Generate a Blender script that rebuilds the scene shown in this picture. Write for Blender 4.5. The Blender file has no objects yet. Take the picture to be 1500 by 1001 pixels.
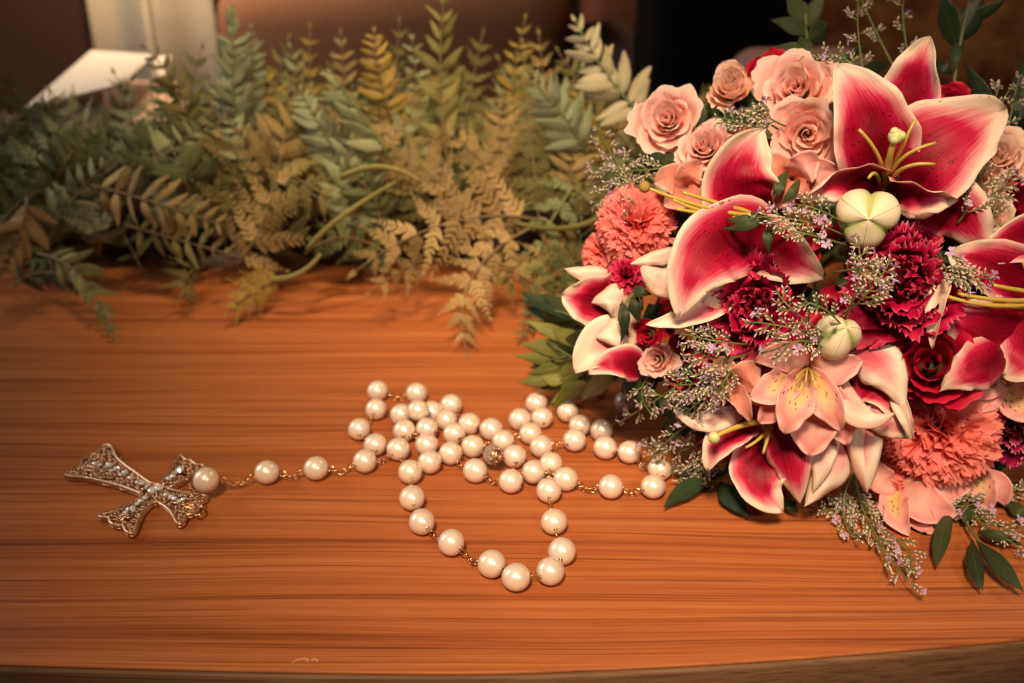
import bpy, math, random
import numpy as np
from mathutils import Vector, Matrix, noise as mnoise

sc = bpy.context.scene
COL = sc.collection
rnd = random.Random(7)

# ------------------------------------------------------------------ camera, world, lamps, exposure
PITCH = math.radians(25.6)
FPX = 1458.0
CAMZ = 0.24
cd = bpy.data.cameras.new('camera')
cam = bpy.data.objects.new('camera', cd); COL.objects.link(cam)
cam.location = (0, 0, CAMZ)
cam.rotation_euler = (math.pi/2 - PITCH, 0, 0)
cd.lens = 35; cd.sensor_width = 36; cd.clip_start = 0.01; cd.clip_end = 50
cd.dof.use_dof = True; cd.dof.focus_distance = 0.362; cd.dof.aperture_fstop = 9.0
sc.camera = cam

w = bpy.data.worlds.new("World"); sc.world = w; w.use_nodes = True
bg = w.node_tree.nodes['Background']
bg.inputs[0].default_value = (1.0, 0.58, 0.30, 1); bg.inputs[1].default_value = 0.018

sc.view_settings.view_transform = 'Standard'; sc.view_settings.look = 'None'
sc.view_settings.exposure = 0.0; sc.view_settings.gamma = 1.0
try:
    sc.cycles.use_denoising = True
    sc.cycles.max_bounces = 8; sc.cycles.transparent_max_bounces = 8
    sc.cycles.sample_clamp_indirect = 4
    sc.cycles.caustics_refractive = False; sc.cycles.caustics_reflective = False
except Exception: pass

def lamp(name, kind, loc, target, power, color, **kw):
    l = bpy.data.lights.new(name, kind); l.energy = power; l.color = color
    for k, v in kw.items(): setattr(l, k, v)
    o = bpy.data.objects.new(name, l); COL.objects.link(o); o.location = loc
    o.rotation_euler = (Vector(target) - Vector(loc)).to_track_quat('-Z', 'Y').to_euler()
    return o
# ceiling lamp behind and above the photographer, soft and warm
lamp('ceiling_spot', 'SPOT', (-0.12, -0.42, 1.12), (0.065, 0.415, 0.02), 140, (1.0, 0.72, 0.45), spot_size=math.radians(23), spot_blend=1.0, shadow_soft_size=0.13)
# added warm fill over the garland to brighten the ferns, not a real lamp
lamp('fern_fill', 'SPOT', (-0.02, 0.46, 0.92), (-0.07, 0.69, 0.10), 36, (1.0, 0.74, 0.42), spot_size=math.radians(38), spot_blend=1.0, shadow_soft_size=0.06)
# small bright lamp low to the right of the photographer
lamp('side_lamp', 'SPOT', (0.30, -0.30, 0.52), (0.09, 0.39, 0.02), 7.0, (1.0, 0.80, 0.62), spot_size=math.radians(44), spot_blend=1.0, shadow_soft_size=0.035)
# invented light, added to brighten the chair behind the bouquet
lamp('chair_fill', 'AREA', (0.50, 0.78, 0.70), (0.50, 1.05, 0.12), 1.6, (1.0, 0.70, 0.42), shape='DISK', size=0.2)
# window to the far left, cooler
lamp('window_light', 'AREA', (-0.95, 0.60, 0.50), (-0.34, 0.72, 0.14), 3.6, (0.88, 0.96, 0.90), shape='RECTANGLE', size=0.5, size_y=0.6)
# unseen helper light put in to lift the curtain
lamp('curtain_fill', 'AREA', (-0.44, 1.12, 0.42), (-0.475, 1.42, 0.02), 6.0, (1.0, 0.72, 0.44), shape='DISK', size=0.3)

# ------------------------------------------------------------------ geometry helpers
cp, sp = math.cos(PITCH), math.sin(PITCH)
def ray(px, py):
    u = (px - 750)/FPX; v = (py - 500.5)/FPX
    return Vector((u, cp - v*sp, -sp - v*cp))
C0 = Vector((0, 0, CAMZ))
def P(px, py, d): return C0 + ray(px, py)*d
def T(px, py, z=0.0):
    r = ray(px, py); return C0 + r*((z - CAMZ)/r.z)
def tdepth(px, py, z=0.0):
    return (z - CAMZ)/ray(px, py).z

def props(o, label=None, cat=None, group=None, kind=None):
    if label: o['label'] = label
    if cat: o['category'] = cat
    if group: o['group'] = group
    if kind: o['kind'] = kind
    return o
WM = {}          # world matrix of every object made here
def thing(name, loc, label, cat, group=None):
    o = bpy.data.objects.new(name, None); o.empty_display_size = 0.02
    COL.objects.link(o); o.location = loc; WM[o.name] = Matrix.Translation(Vector(loc))
    return props(o, label, cat, group)
def link_obj(name, data, parent=None, M=None):
    o = bpy.data.objects.new(name, data); COL.objects.link(o)
    Mt = M if M is not None else Matrix.Identity(4)
    WM[o.name] = Mt
    if parent is not None:
        o.parent = parent; o.matrix_basis = WM[parent.name].inverted() @ Mt
    else: o.matrix_basis = Mt
    return o
def mesh_data(name, V, F, mat, uv=None, smooth=True):
    me = bpy.data.meshes.new(name)
    me.from_pydata([tuple(v) for v in V], [], [tuple(f) for f in F])
    if mat: me.materials.append(mat)
    if smooth: me.polygons.foreach_set('use_smooth', [True]*len(me.polygons))
    if uv is not None:
        L = me.uv_layers.new(name='UVMap')
        vi = np.zeros(len(me.loops), dtype=np.int32); me.loops.foreach_get('vertex_index', vi)
        L.data.foreach_set('uv', np.asarray(uv, dtype=np.float32)[vi].ravel())
    me.update(); return me
def mk(name, V, F, mat, parent=None, uv=None, smooth=True):
    return link_obj(name, mesh_data(name, V, F, mat, uv, smooth), parent)

class MB:
    def __init__(s): s.V = []; s.F = []; s.U = []
    def add(s, V, F, U=None):
        o = len(s.V); s.V += [tuple(v) for v in V]; s.F += [tuple(i + o for i in f) for f in F]
        s.U += list(U) if U is not None else [(0, 0)]*len(V)
    def build(s, name, mat, parent=None, smooth=True): return mk(name, s.V, s.F, mat, parent, s.U, smooth)

def bez(pts, n):
    """smooth curve through 2..n points (Catmull-Rom), n samples"""
    P_ = [Vector(p) for p in pts]
    if len(P_) == 2: return [P_[0].lerp(P_[1], i/(n-1)) for i in range(n)]
    if len(P_) == 3:   # quadratic through the middle point
        c = P_[1]*2 - (P_[0] + P_[2])*0.5
        return [P_[0]*(1-t)**2 + c*2*t*(1-t) + P_[2]*t*t for t in [i/(n-1) for i in range(n)]]
    Q = [P_[0]*2 - P_[1]] + P_ + [P_[-1]*2 - P_[-2]]
    out = []
    m = len(P_) - 1
    for i in range(n):
        f = i/(n-1)*m; k = min(int(f), m-1); t = f - k
        a, b, c, d = Q[k], Q[k+1], Q[k+2], Q[k+3]
        out.append(0.5*((2*b) + (c-a)*t + (2*a-5*b+4*c-d)*t*t + (3*b-a-3*c+d)*t**3))
    return out
def tube(path, r, sides=6, r2=None, cap=True):
    V, F, U = [], [], []
    n = len(path); up = Vector((0.13, 0.27, 0.95))
    for i, p in enumerate(path):
        t = (path[min(i+1, n-1)] - path[max(i-1, 0)]).normalized()
        a = t.cross(up)
        if a.length < 1e-4: a = t.cross(Vector((1, 0, 0)))
        a.normalize(); b = t.cross(a)
        if callable(r): rr = r(i/(n-1))
        else: rr = r if r2 is None else r + (r2 - r)*i/(n-1)
        for k in range(sides):
            q = 2*math.pi*k/sides
            V.append(p + (a*math.cos(q) + b*math.sin(q))*rr); U.append((k/sides, i/(n-1)))
    for i in range(n-1):
        for k in range(sides):
            k2 = (k+1) % sides
            F.append((i*sides+k, i*sides+k2, (i+1)*sides+k2, (i+1)*sides+k))
    if cap:
        F.append(tuple(range(sides-1, -1, -1))); F.append(tuple((n-1)*sides + k for k in range(sides)))
    return V, F, U
def sphere(c, r, nu=8, nv=6, sx=1, sy=1, sz=1):
    V = [(c[0], c[1], c[2] + r*sz)]; F = []
    for j in range(1, nv):
        a = math.pi*j/nv
        for i in range(nu):
            b = 2*math.pi*i/nu
            V.append((c[0] + r*sx*math.sin(a)*math.cos(b), c[1] + r*sy*math.sin(a)*math.sin(b), c[2] + r*sz*math.cos(a)))
    V.append((c[0], c[1], c[2] - r*sz)); e = len(V)-1
    for i in range(nu):
        i2 = (i+1) % nu
        F.append((0, 1+i, 1+i2)); F.append((e, e-nu+i2, e-nu+i))
        for j in range(nv-2):
            F.append((1+j*nu+i, 1+(j+1)*nu+i, 1+(j+1)*nu+i2, 1+j*nu+i2))
    return V, F
def torus(R, r, n=14, m=6, sx=1.0, sy=1.0):
    V, F = [], []
    for i in range(n):
        a = 2*math.pi*i/n
        for j in range(m):
            b = 2*math.pi*j/m
            V.append(((R + r*math.cos(b))*math.cos(a)*sx, (R + r*math.cos(b))*math.sin(a)*sy, r*math.sin(b)))
    for i in range(n):
        for j in range(m):
            i2, j2 = (i+1) % n, (j+1) % m
            F.append((i*m+j, i2*m+j, i2*m+j2, i*m+j2))
    return V, F

# ------------------------------------------------------------------ material helpers
class N:
    def __init__(s, name):
        s.m = bpy.data.materials.new(name); s.m.use_nodes = True
        s.t = s.m.node_tree; s.b = s.t.nodes['Principled BSDF']; s.out = s.t.nodes['Material Output']
    def n(s, ty, **kw):
        q = s.t.nodes.new(ty)
        for k, v in kw.items(): setattr(q, k, v)
        return q
    def l(s, a, b): s.t.links.new(a, b)
    def val(s, node, **kw):
        for k, v in kw.items(): node.inputs[k].default_value = v
    def math(s, op, a, b=None, c=None, clamp=False):
        q = s.n('ShaderNodeMath', operation=op, use_clamp=clamp)
        for i, x in enumerate((a, b, c)):
            if x is None: continue
            if hasattr(x, 'is_linked'): s.l(x, q.inputs[i])
            else: q.inputs[i].default_value = x
        return q.outputs[0]
    def ramp(s, fac, stops, interp='LINEAR'):
        q = s.n('ShaderNodeValToRGB'); s.l(fac, q.inputs[0]); q.color_ramp.interpolation = interp
        el = q.color_ramp.elements
        while len(el) < len(stops): el.new(0.5)
        for e, (p, c) in zip(el, stops):
            e.position = p; e.color = (*c, 1) if len(c) == 3 else c
        return q.outputs[0]
    def mix(s, fac, a, b, mode='MIX'):
        q = s.n('ShaderNodeMix', data_type='RGBA', blend_type=mode)
        for i, x in ((0, fac), (6, a), (7, b)):
            if hasattr(x, 'is_linked'): s.l(x, q.inputs[i])
            else: q.inputs[i].default_value = x if i == 0 else ((*x, 1) if len(x) == 3 else x)
        return q.outputs[2]
    def noise(s, vec, scale, detail=3, rough=0.5, dist=0.0):
        q = s.n('ShaderNodeTexNoise'); q.inputs['Scale'].default_value = scale; q.inputs['Detail'].default_value = detail
        q.inputs['Roughness'].default_value = rough; q.inputs['Distortion'].default_value = dist
        if vec is not None: s.l(vec, q.inputs['Vector'])
        return q.outputs['Fac']
    def mapping(s, vec, scale=(1, 1, 1), loc=(0, 0, 0)):
        q = s.n('ShaderNodeMapping'); s.l(vec, q.inputs['Vector'])
        q.inputs['Scale'].default_value = scale; q.inputs['Location'].default_value = loc
        return q.outputs[0]
    def bump(s, h, strength=0.3, dist=0.001):
        q = s.n('ShaderNodeBump'); s.l(h, q.inputs['Height']); q.inputs['Strength'].default_value = strength
        q.inputs['Distance'].default_value = dist; s.l(q.outputs[0], s.b.inputs['Normal']); return q.outputs[0]
    def color(s, c):
        if hasattr(c, 'is_linked'): s.l(c, s.b.inputs['Base Color'])
        else: s.b.inputs['Base Color'].default_value = (*c, 1)
    def set(s, **kw):
        for k, v in kw.items(): s.b.inputs[k.replace('_', ' ')].default_value = v
        return s
    def translucent(s, col, fac, normal=None):
        tr = s.n('ShaderNodeBsdfTranslucent'); mx = s.n('ShaderNodeMixShader'); mx.inputs[0].default_value = fac
        if hasattr(col, 'is_linked'): s.l(col, tr.inputs[0])
        else: tr.inputs[0].default_value = (*col, 1)
        s.l(s.b.outputs[0], mx.inputs[1]); s.l(tr.outputs[0], mx.inputs[2]); s.l(mx.outputs[0], s.out.inputs[0])

def wood(name, base, dark, light, gloss=0.44):
    a = N(name)
    co = a.n('ShaderNodeTexCoord').outputs['Object']
    big = a.noise(a.mapping(co, (2.2, 9, 9)), 1.0, 2)
    bend = a.math('MULTIPLY_ADD', a.math('SUBTRACT', big, 0.5), 0.026, 0)
    cx = a.n('ShaderNodeCombineXYZ'); a.l(bend, cx.inputs[1])
    va = a.n('ShaderNodeVectorMath', operation='ADD'); a.l(co, va.inputs[0]); a.l(cx.outputs[0], va.inputs[1])
    v = va.outputs[0]
    wide = a.noise(a.mapping(v, (0.9, 62, 62)), 1.0, 3, 0.6)
    mid = a.noise(a.mapping(v, (2.4, 360, 360)), 1.0, 4, 0.7)
    fine = a.noise(a.mapping(v, (9, 900, 900)), 1.0, 3, 0.6)
    pores = a.noise(a.mapping(v, (26, 1500, 1500)), 1.0, 2, 0.5)
    f1 = a.math('ADD', a.math('MULTIPLY', wide, 0.34), a.math('ADD', a.math('MULTIPLY', mid, 0.42), a.math('MULTIPLY', fine, 0.28)))
    c = a.ramp(f1, [(0.38, dark), (0.50, base), (0.62, light)])
    ln = a.ramp(mid, [(0.33, (1, 1, 1)), (0.43, (0, 0, 0))])
    c = a.mix(a.math('MULTIPLY', ln, 0.30), c, dark)
    pm = a.ramp(pores, [(0.30, (1, 1, 1)), (0.42, (0, 0, 0))])
    c = a.mix(a.math('MULTIPLY', pm, 0.35), c, dark)
    for sc_, lo in (((5, 520, 520), .60), ((3.2, 820, 820), .63)):
        q = a.noise(a.mapping(v, sc_, (3.1*lo, 1.7, 0)), 1.0, 2, .5)
        lm = a.ramp(q, [(lo, (0, 0, 0)), (lo + .05, (1, 1, 1))])
        c = a.mix(a.math('MULTIPLY', lm, .55), c, tuple(x*.75 for x in dark))
    a.color(c)
    r = a.math('MULTIPLY_ADD', fine, 0.22, gloss - 0.08); a.l(r, a.b.inputs['Roughness'])
    a.bump(a.math('ADD', fine, a.math('MULTIPLY', pores, 0.5)), 0.12, 0.0006)
    a.b.inputs['Specular IOR Level'].default_value = .22
    return a.m

def simple(name, col, rough=0.6, metal=0.0, **kw):
    a = N(name); a.color(col); a.set(Roughness=rough, Metallic=metal, **kw)
    return a.m
def fabric(name, col, col2, scale=40):
    a = N(name); co = a.n('ShaderNodeTexCoord').outputs['Object']
    f = a.noise(co, scale, 4, 0.6)
    a.color(a.mix(f, col, col2)); a.set(Roughness=0.85)
    a.bump(f, 0.25, 0.004); return a.m

def petal_mat(name, stops, edge_noise=0.16, veins=0.5, spots=None, trans=0.22, rough=0.5, tip=0.9, side=0.85, base=None, pw=3.0, vein_col=None):
    """colour over a petal from its own UV (u across, v base to tip)"""
    a = N(name)
    uv = a.n('ShaderNodeTexCoord').outputs['UV']
    sx = a.n('ShaderNodeSeparateXYZ'); a.l(uv, sx.inputs[0]); u, v = sx.outputs[0], sx.outputs[1]
    oi = a.n('ShaderNodeObjectInfo').outputs['Random']
    au = a.math('ABSOLUTE', a.math('MULTIPLY_ADD', u, 2.0, -1.0))
    cmb = a.n('ShaderNodeCombineXYZ'); a.l(u, cmb.inputs[0]); a.l(v, cmb.inputs[1]); a.l(oi, cmb.inputs[2])
    sv = a.mapping(cmb.outputs[0], (34, 2.2, 9)); nv = a.noise(sv, 1.0, 3, 0.6)
    blot = a.noise(a.mapping(cmb.outputs[0], (3, 3, 20)), 1.0, 2)
    f = a.math('ADD', a.math('MULTIPLY', a.math('POWER', au, 2.2), side), a.math('MULTIPLY', a.math('POWER', v, pw), tip))
    f = a.math('ADD', f, a.math('MULTIPLY', a.math('SUBTRACT', nv, 0.5), edge_noise*2))
    f = a.math('ADD', f, a.math('MULTIPLY', a.math('SUBTRACT', blot, 0.5), edge_noise*2.6))
    c = a.ramp(f, stops)
    if base: c = a.mix(a.ramp(v, [(0.0, (1, 1, 1)), (base[1], (0, 0, 0))]), c, base[0])
    if vein_col: c = a.mix(a.math('MULTIPLY', a.ramp(nv, [(0.35, (1, 1, 1)), (0.5, (0, 0, 0))]), 0.35), c, vein_col)
    if spots:
        vo = a.n('ShaderNodeTexVoronoi'); vo.inputs['Scale'].default_value = 1.0
        a.l(a.mapping(cmb.outputs[0], spots[1]), vo.inputs['Vector'])
        sm = a.ramp(vo.outputs['Distance'], [(0.0, (1, 1, 1)), (spots[2], (1, 1, 1)), (spots[2]+0.06, (0, 0, 0))])
        lim = a.ramp(v, [(spots[3], (0, 0, 0)), (spots[3]+.05, (1, 1, 1)), (spots[4], (1, 1, 1)), (spots[4]+0.12, (0, 0, 0))])
        lim2 = a.ramp(au, [(spots[5], (1, 1, 1)), (spots[5]+0.2, (0, 0, 0))])
        c = a.mix(a.math('MULTIPLY', a.math('MULTIPLY', sm, lim), a.math('MULTIPLY', lim2, 0.85)), c, spots[0])
    a.color(c); a.set(Roughness=rough); a.b.inputs['Specular IOR Level'].default_value = .28
    h = a.math('ADD', a.math('MULTIPLY', nv, veins), a.math('MULTIPLY', blot, 0.5))
    a.bump(h, 0.28, 0.0012)
    a.translucent(c, trans)
    return a.m

CRIM = (0.40, 0.0015, 0.026); HOT = (0.62, 0.018, 0.085); PINKW = (0.86, 0.36, 0.40); CREAM = (0.90, 0.76, 0.64)
M = {}
M['lily'] = petal_mat('lily_petal', [(0.0, (0.22, 0.0008, 0.014)), (0.18, CRIM), (0.36, HOT), (0.56, PINKW), (0.76, CREAM)], rough=.5,
                      spots=((0.12, 0.0, 0.010), (20, 26, 7), 0.22, 0.08, 0.50, 0.50), edge_noise=0.15, side=.72, tip=.85, trans=.34)
M['lily_pale'] = petal_mat('lily_petal_pale', [(0.0, (0.66, 0.12, 0.17)), (0.10, (0.72, 0.22, 0.25)), (0.26, (0.80, 0.46, 0.42)), (0.45, CREAM)], edge_noise=0.1)
M['lily_white'] = petal_mat('lily_petal_white', [(0.0, (0.80, 0.50, 0.42)), (0.3, CREAM), (0.8, (0.82, 0.58, 0.48))], edge_noise=0.1)
M['cream_bud'] = petal_mat('cream_bud', [(0.0, (0.45, 0.50, 0.18)), (0.10, (0.70, 0.66, 0.38)), (0.3, (0.83, 0.72, 0.50)), (0.9, (0.80, 0.70, 0.44))], edge_noise=0.04, trans=0.1)
M['peach'] = petal_mat('peach_rose_petal', [(0.0, (0.97, 0.40, 0.34)), (0.30, (0.98, 0.58, 0.52)), (1.0, (0.98, 0.77, 0.68)), ], edge_noise=0.1, trans=0.42, side=0.3, tip=0.8, pw=1.5, veins=.25)
M['peach_light'] = petal_mat('pale_peach_petal', [(0.0, (0.92, 0.44, 0.32)), (0.40, (0.94, 0.64, 0.52)), (1.0, (0.95, 0.75, 0.65)), ], edge_noise=0.1, trans=0.3, side=0.3, tip=0.8, pw=1.5, veins=.25)
M['red_rose'] = petal_mat('red_rose_petal', [(0.0, (0.22, 0.0008, 0.010)), (0.4, (0.42, 0.002, 0.026)), (1.0, (0.56, 0.012, 0.05))], edge_noise=0.1, trans=0.15, side=0.3, tip=0.8, pw=1.5, veins=.25)
M['coral'] = petal_mat('coral_carnation_petal', [(0.0, (0.86, 0.12, 0.12)), (0.5, (0.94, 0.23, 0.19)), (1.0, (0.95, 0.32, 0.29))], edge_noise=0.12, trans=0.42, side=0.1, tip=1.0, pw=1.5)
M['crimson_carn'] = petal_mat('crimson_carnation_petal', [(0.0, (0.22, 0.0005, 0.014)), (0.5, (0.42, 0.002, 0.045)), (0.88, (0.56, 0.012, 0.085)), (1.0, (0.70, 0.18, 0.22))], edge_noise=0.05, trans=0.15, side=0.0, tip=1.0, pw=4)
M['magenta_carn'] = petal_mat('magenta_carnation_petal', [(0.0, (0.15, 0.001, 0.03)), (0.5, (0.30, 0.004, 0.07)), (0.84, (0.46, 0.03, 0.13)), (1.0, (0.80, 0.40, 0.42))], edge_noise=0.05, trans=0.15, side=0.0, tip=1.0, pw=3.5)
M['alstro'] = petal_mat('alstroemeria_petal', [(0.0, (0.88, 0.52, 0.45)), (0.35, (0.88, 0.44, 0.40)), (0.7, (0.86, 0.34, 0.34)), (1.0, (0.90, 0.58, 0.52))], edge_noise=0.14, trans=0.3)
M['alstro_spot'] = petal_mat('alstroemeria_spotted_petal', [(0.0, (0.88, 0.60, 0.24)), (0.20, (0.90, 0.56, 0.34)), (0.45, (0.88, 0.37, 0.36)), (1.0, (0.90, 0.56, 0.50))],
                      spots=((0.07, 0.004, 0.006), (15, 7, 5), 0.22, 0.10, 0.56, 0.8), edge_noise=0.10, trans=0.3)
M['salmon'] = petal_mat('salmon_petal', [(0.0, (0.78, 0.28, 0.20)), (0.5, (0.78, 0.32, 0.24)), (1.0, (0.80, 0.45, 0.36))], edge_noise=0.14, trans=0.3)
def leaf_mat(name, c1, c2, rough=0.45, trans=0.15, vs=30):
    a = N(name)
    tc = a.n('ShaderNodeTexCoord'); uv = tc.outputs['UV']; ob = tc.outputs['Object']
    oi = a.n('ShaderNodeObjectInfo').outputs['Random']
    sx = a.n('ShaderNodeSeparateXYZ'); a.l(uv, sx.inputs[0])
    au = a.math('ABSOLUTE', a.math('MULTIPLY_ADD', sx.outputs[0], 2.0, -1.0))
    wob = a.noise(ob, vs, 3, 0.6)
    f = a.math('ADD', a.math('MULTIPLY', a.math('SUBTRACT', wob, 0.5), 1.6), oi)
    c = a.mix(a.math('ADD', a.math('MULTIPLY', f, 0.8), 0.05, clamp=True), c1, c2)
    rib = a.ramp(au, [(0.0, (1, 1, 1)), (0.07, (0, 0, 0))])
    c = a.mix(a.math('MULTIPLY', rib, 0.3), c, tuple(min(1, x*1.9 + 0.03) for x in c2))
    a.color(c); a.set(Roughness=rough); a.b.inputs['Specular IOR Level'].default_value = .25
    ve = a.n('ShaderNodeTexWave'); ve.inputs['Scale'].default_value = 5.0; ve.inputs['Distortion'].default_value = 0.6
    cm = a.n('ShaderNodeCombineXYZ'); a.l(a.math('SUBTRACT', sx.outputs[1], a.math('MULTIPLY', au, 0.25)), cm.inputs[0]); a.l(cm.outputs[0], ve.inputs['Vector'])
    a.bump(a.math('ADD', ve.outputs['Fac'], wob), 0.2, 0.0008)
    a.translucent(c, trans)
    return a.m
M['leaf_dark'] = leaf_mat('dark_green_leaf', (0.012, 0.026, 0.010), (0.032, 0.060, 0.022), 0.4, 0.08)
M['leaf_mid'] = leaf_mat('mid_green_leaf', (0.022, 0.038, 0.012), (0.060, 0.080, 0.028), 0.45)
M['leaf_olive'] = leaf_mat('olive_leaf', (0.12, 0.13, 0.025), (0.26, 0.25, 0.06), 0.45)
M['fern_tan'] = leaf_mat('fern_tan', (0.22, 0.145, 0.055), (0.50, 0.36, 0.16), 0.7, 0.2, 18)
M['fern_sage'] = leaf_mat('fern_sage', (0.204, 0.240, 0.120), (0.408, 0.432, 0.252), 0.7, 0.2, 18)
M['fern_blue'] = leaf_mat('fern_blue_green', (0.184, 0.213, 0.121), (0.356, 0.391, 0.253), 0.7, 0.2, 18)
M['fern_olive'] = leaf_mat('fern_olive', (0.130, 0.117, 0.036), (0.338, 0.280, 0.098), 0.7, 0.2, 18)
M['fern_green'] = leaf_mat('fern_green', (0.074, 0.089, 0.030), (0.216, 0.236, 0.088), 0.7, 0.2, 18)
M['fern_yellow'] = leaf_mat('fern_yellow', (0.30, 0.20, 0.04), (0.42, 0.29, 0.08), 0.7, 0.2, 18)
M['fern_pale'] = leaf_mat('fern_pale', (0.42, 0.36, 0.22), (0.58, 0.50, 0.34), 0.7, 0.2, 18)
M['stem'] = simple('green_stem', (0.13, 0.16, 0.045), 0.5)
M['stem_brown'] = simple('brown_stem', (0.16, 0.10, 0.04), 0.6)
M['filament'] = simple('yellow_green_filament', (0.52, 0.36, 0.07), 0.4, Subsurface_Weight=0.1)
M['anther'] = simple('anther', (0.55, 0.30, 0.06), 0.7)
M['stigma'] = simple('stigma', (0.56, 0.56, 0.26), 0.45)
a = N('statice_calyx'); sx = a.n('ShaderNodeSeparateXYZ'); a.l(a.n('ShaderNodeTexCoord').outputs['UV'], sx.inputs[0])
a.color(a.ramp(sx.outputs[1], [(0.0, (.13, .13, .06)), (.50, (.30, .21, .17)), (.70, (.55, .44, .38)), (.9, (.86, .78, .68))])); a.set(Roughness=.6); M['floret'] = a.m
M['floret_green'] = simple('statice_green', (0.30, 0.32, 0.15), 0.6)
M['floret_lilac'] = simple('statice_lilac', (0.50, 0.32, 0.50), 0.6)

# ------------------------------------------------------------------ the table
wood_top = wood('orange_brown_wood', (0.37, 0.108, 0.032), (0.18, 0.043, 0.012), (0.46, 0.155, 0.050))
wood_edge = wood('grey_brown_edge_wood', (0.17, 0.085, 0.042), (0.11, 0.05, 0.024), (0.23, 0.125, 0.066), 0.5)
tb = thing('wooden_table', (0, 0.5, 0), 'long orange brown wooden table top with streaky horizontal grain under the flowers', 'table')
EDGE_PX = [(-2200, 870), (-1200, 912), (-600, 942), (-250, 962), (0, 972), (250, 979), (500, 984), (700, 985), (900, 979), (1100, 968), (1300, 953), (1500, 935), (1750, 908), (2050, 870), (2700, 780)]
edge = [T(x, y) for x, y in EDGE_PX]
edge_s = bez(edge, 90)
def table_slab(z0, z1, inset, yback, name, mat, rnd_r):
    V, F = [], []
    prof = [(0.0, -1)] + [(rnd_r*(1-math.cos(a)), rnd_r*(1 - math.sin(a))) for a in [0, .4, .8, 1.2, math.pi/2]]
    # prof: (inwards, below the top)
    rows = []
    n = len(edge_s)
    for p in edge_s:
        row = []
        for inn, dn in prof:
            z = z0 if dn < 0 else z1 - dn
            row.append((p.x, p.y + inset + inn, z))
        for k in range(1, 9):
            f = k/8; row.append((p.x, (p.y + inset + rnd_r)*(1-f) + yback*f, z1))
        row.append((p.x, yback, z0))
        rows.append(row)
    m = len(rows[0])
    for r in rows: V += r
    for i in range(n-1):
        for j in range(m-1): F.append((i*m+j, (i+1)*m+j, (i+1)*m+j+1, i*m+j+1))
        F.append((i*m+m-1, (i+1)*m+m-1, (i+1)*m, i*m))
    F.append(tuple(range(m-1, -1, -1))); F.append(tuple((n-1)*m + k for k in range(m)))
    o = mk(name, V, F, mat, tb)
    return o
top = table_slab(-0.0010, 0.0, 0.0, 0.765, 'table_top', wood_top, 0.0008)
props(top, 'orange brown veneer top with dark streaks')
band = table_slab(-0.045, -0.0013, -0.0014, 0.763, 'edge_band', wood_edge, 0.0015)
# small chip of lifted veneer at the edge
c = T(446, 968); b = MB()
b.add(*tube(bez([T(428, 971), T(436, 966.5), T(444, 965), T(452, 967), T(449, 969.5)], 10), .00022, 4)[:2])
b.add(*tube(bez([T(456, 968), T(461, 966), T(466, 968.5)], 7), .00026, 4)[:2])
props(b.build('veneer_chip', simple('raw_wood', (0.55, 0.34, 0.18), 0.8), tb, False), 'pale splintered chip at the front edge')
for sx in (-0.55, 0.75):
    for yy in (0.36, 0.72):
        V, F = [], []
        for z in (-0.42, -0.0455):
            for dx, dy in ((-.025, -.025), (.025, -.025), (.025, .025), (-.025, .025)): V.append((sx+dx, yy+dy, z))
        F = [(3, 2, 1, 0), (4, 5, 6, 7), (0, 1, 5, 4), (1, 2, 6, 5), (2, 3, 7, 6), (3, 0, 4, 7)]
        mk('leg', V, F, wood_edge, tb, smooth=False)

# ------------------------------------------------------------------ rosary
PR = 0.0052
bead_px = [(203,90),(197,165),(128,247),(194,310),(151,377),(362,100),(503,147),(299,187),(368,170),(425,175),(312,253),(404,245),(287,328),(403,310),(415,380),(336,421),(343,527),(383,624),(503,708),(667,795),(767,849),(906,825),(953,744),(921,624),(900,496),(968,450),(1152,481),(1324,480),(1351,408),(1228,340),(1129,322),(1004,292),(1114,252),(1026,232),(976,175),(1002,108),(1103,72),(1211,136),(849,140),(781,207),(871,200),(825,265),(869,317),(908,387),(838,421),(760,358),(745,458),(600,416),(500,345),(590,317),(516,265),(577,225),(482,208),(665,247),(714,295)]
bpx = [(480 + x/2.778, 540 + y/2.778) for x, y in bead_px] + [(463, 686), (391, 692), (302, 703)]
CROSS_BEAD = len(bpx) - 1
zs = [PR]*len(bpx); zs[CROSS_BEAD] = PR + 0.0042; zs[8] = PR + .006
pos = [T(x, y, z) for (x, y), z in zip(bpx, zs)]
for it in range(160):
    moved = False
    for i in range(len(pos)):
        for j in range(i+1, len(pos)):
            if (pos[i] - pos[j]).length < 2*PR*0.985:
                k = i if bpx[i][1] > bpx[j][1] else j
                if zs[k] < 0.019:
                    zs[k] += 0.0005; pos[k] = T(*bpx[k], zs[k]); moved = True
    if not moved: break

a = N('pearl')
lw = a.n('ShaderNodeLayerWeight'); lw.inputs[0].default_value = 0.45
pc = a.ramp(lw.outputs['Facing'], [(0.0, (0.93, 0.81, 0.70)), (0.40, (0.89, 0.71, 0.57)), (0.75, (0.80, 0.50, 0.33)), (1.0, (0.66, 0.36, 0.21))])  # pearl tint, with shade painted into the darker rim
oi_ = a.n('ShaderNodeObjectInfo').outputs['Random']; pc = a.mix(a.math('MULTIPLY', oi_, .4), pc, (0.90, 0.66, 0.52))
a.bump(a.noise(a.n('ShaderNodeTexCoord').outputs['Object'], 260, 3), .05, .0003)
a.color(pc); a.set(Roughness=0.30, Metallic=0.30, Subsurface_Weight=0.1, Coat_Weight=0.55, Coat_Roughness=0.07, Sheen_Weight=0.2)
a.b.inputs['Subsurface Scale'].default_value = 0.002; a.b.inputs['Specular IOR Level'].default_value = 0.8
M['pearl'] = a.m
a = N('gold_metal'); a.color((0.72, 0.44, 0.24)); a.set(Roughness=0.24, Metallic=1.0); M['gold'] = a.m
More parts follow.
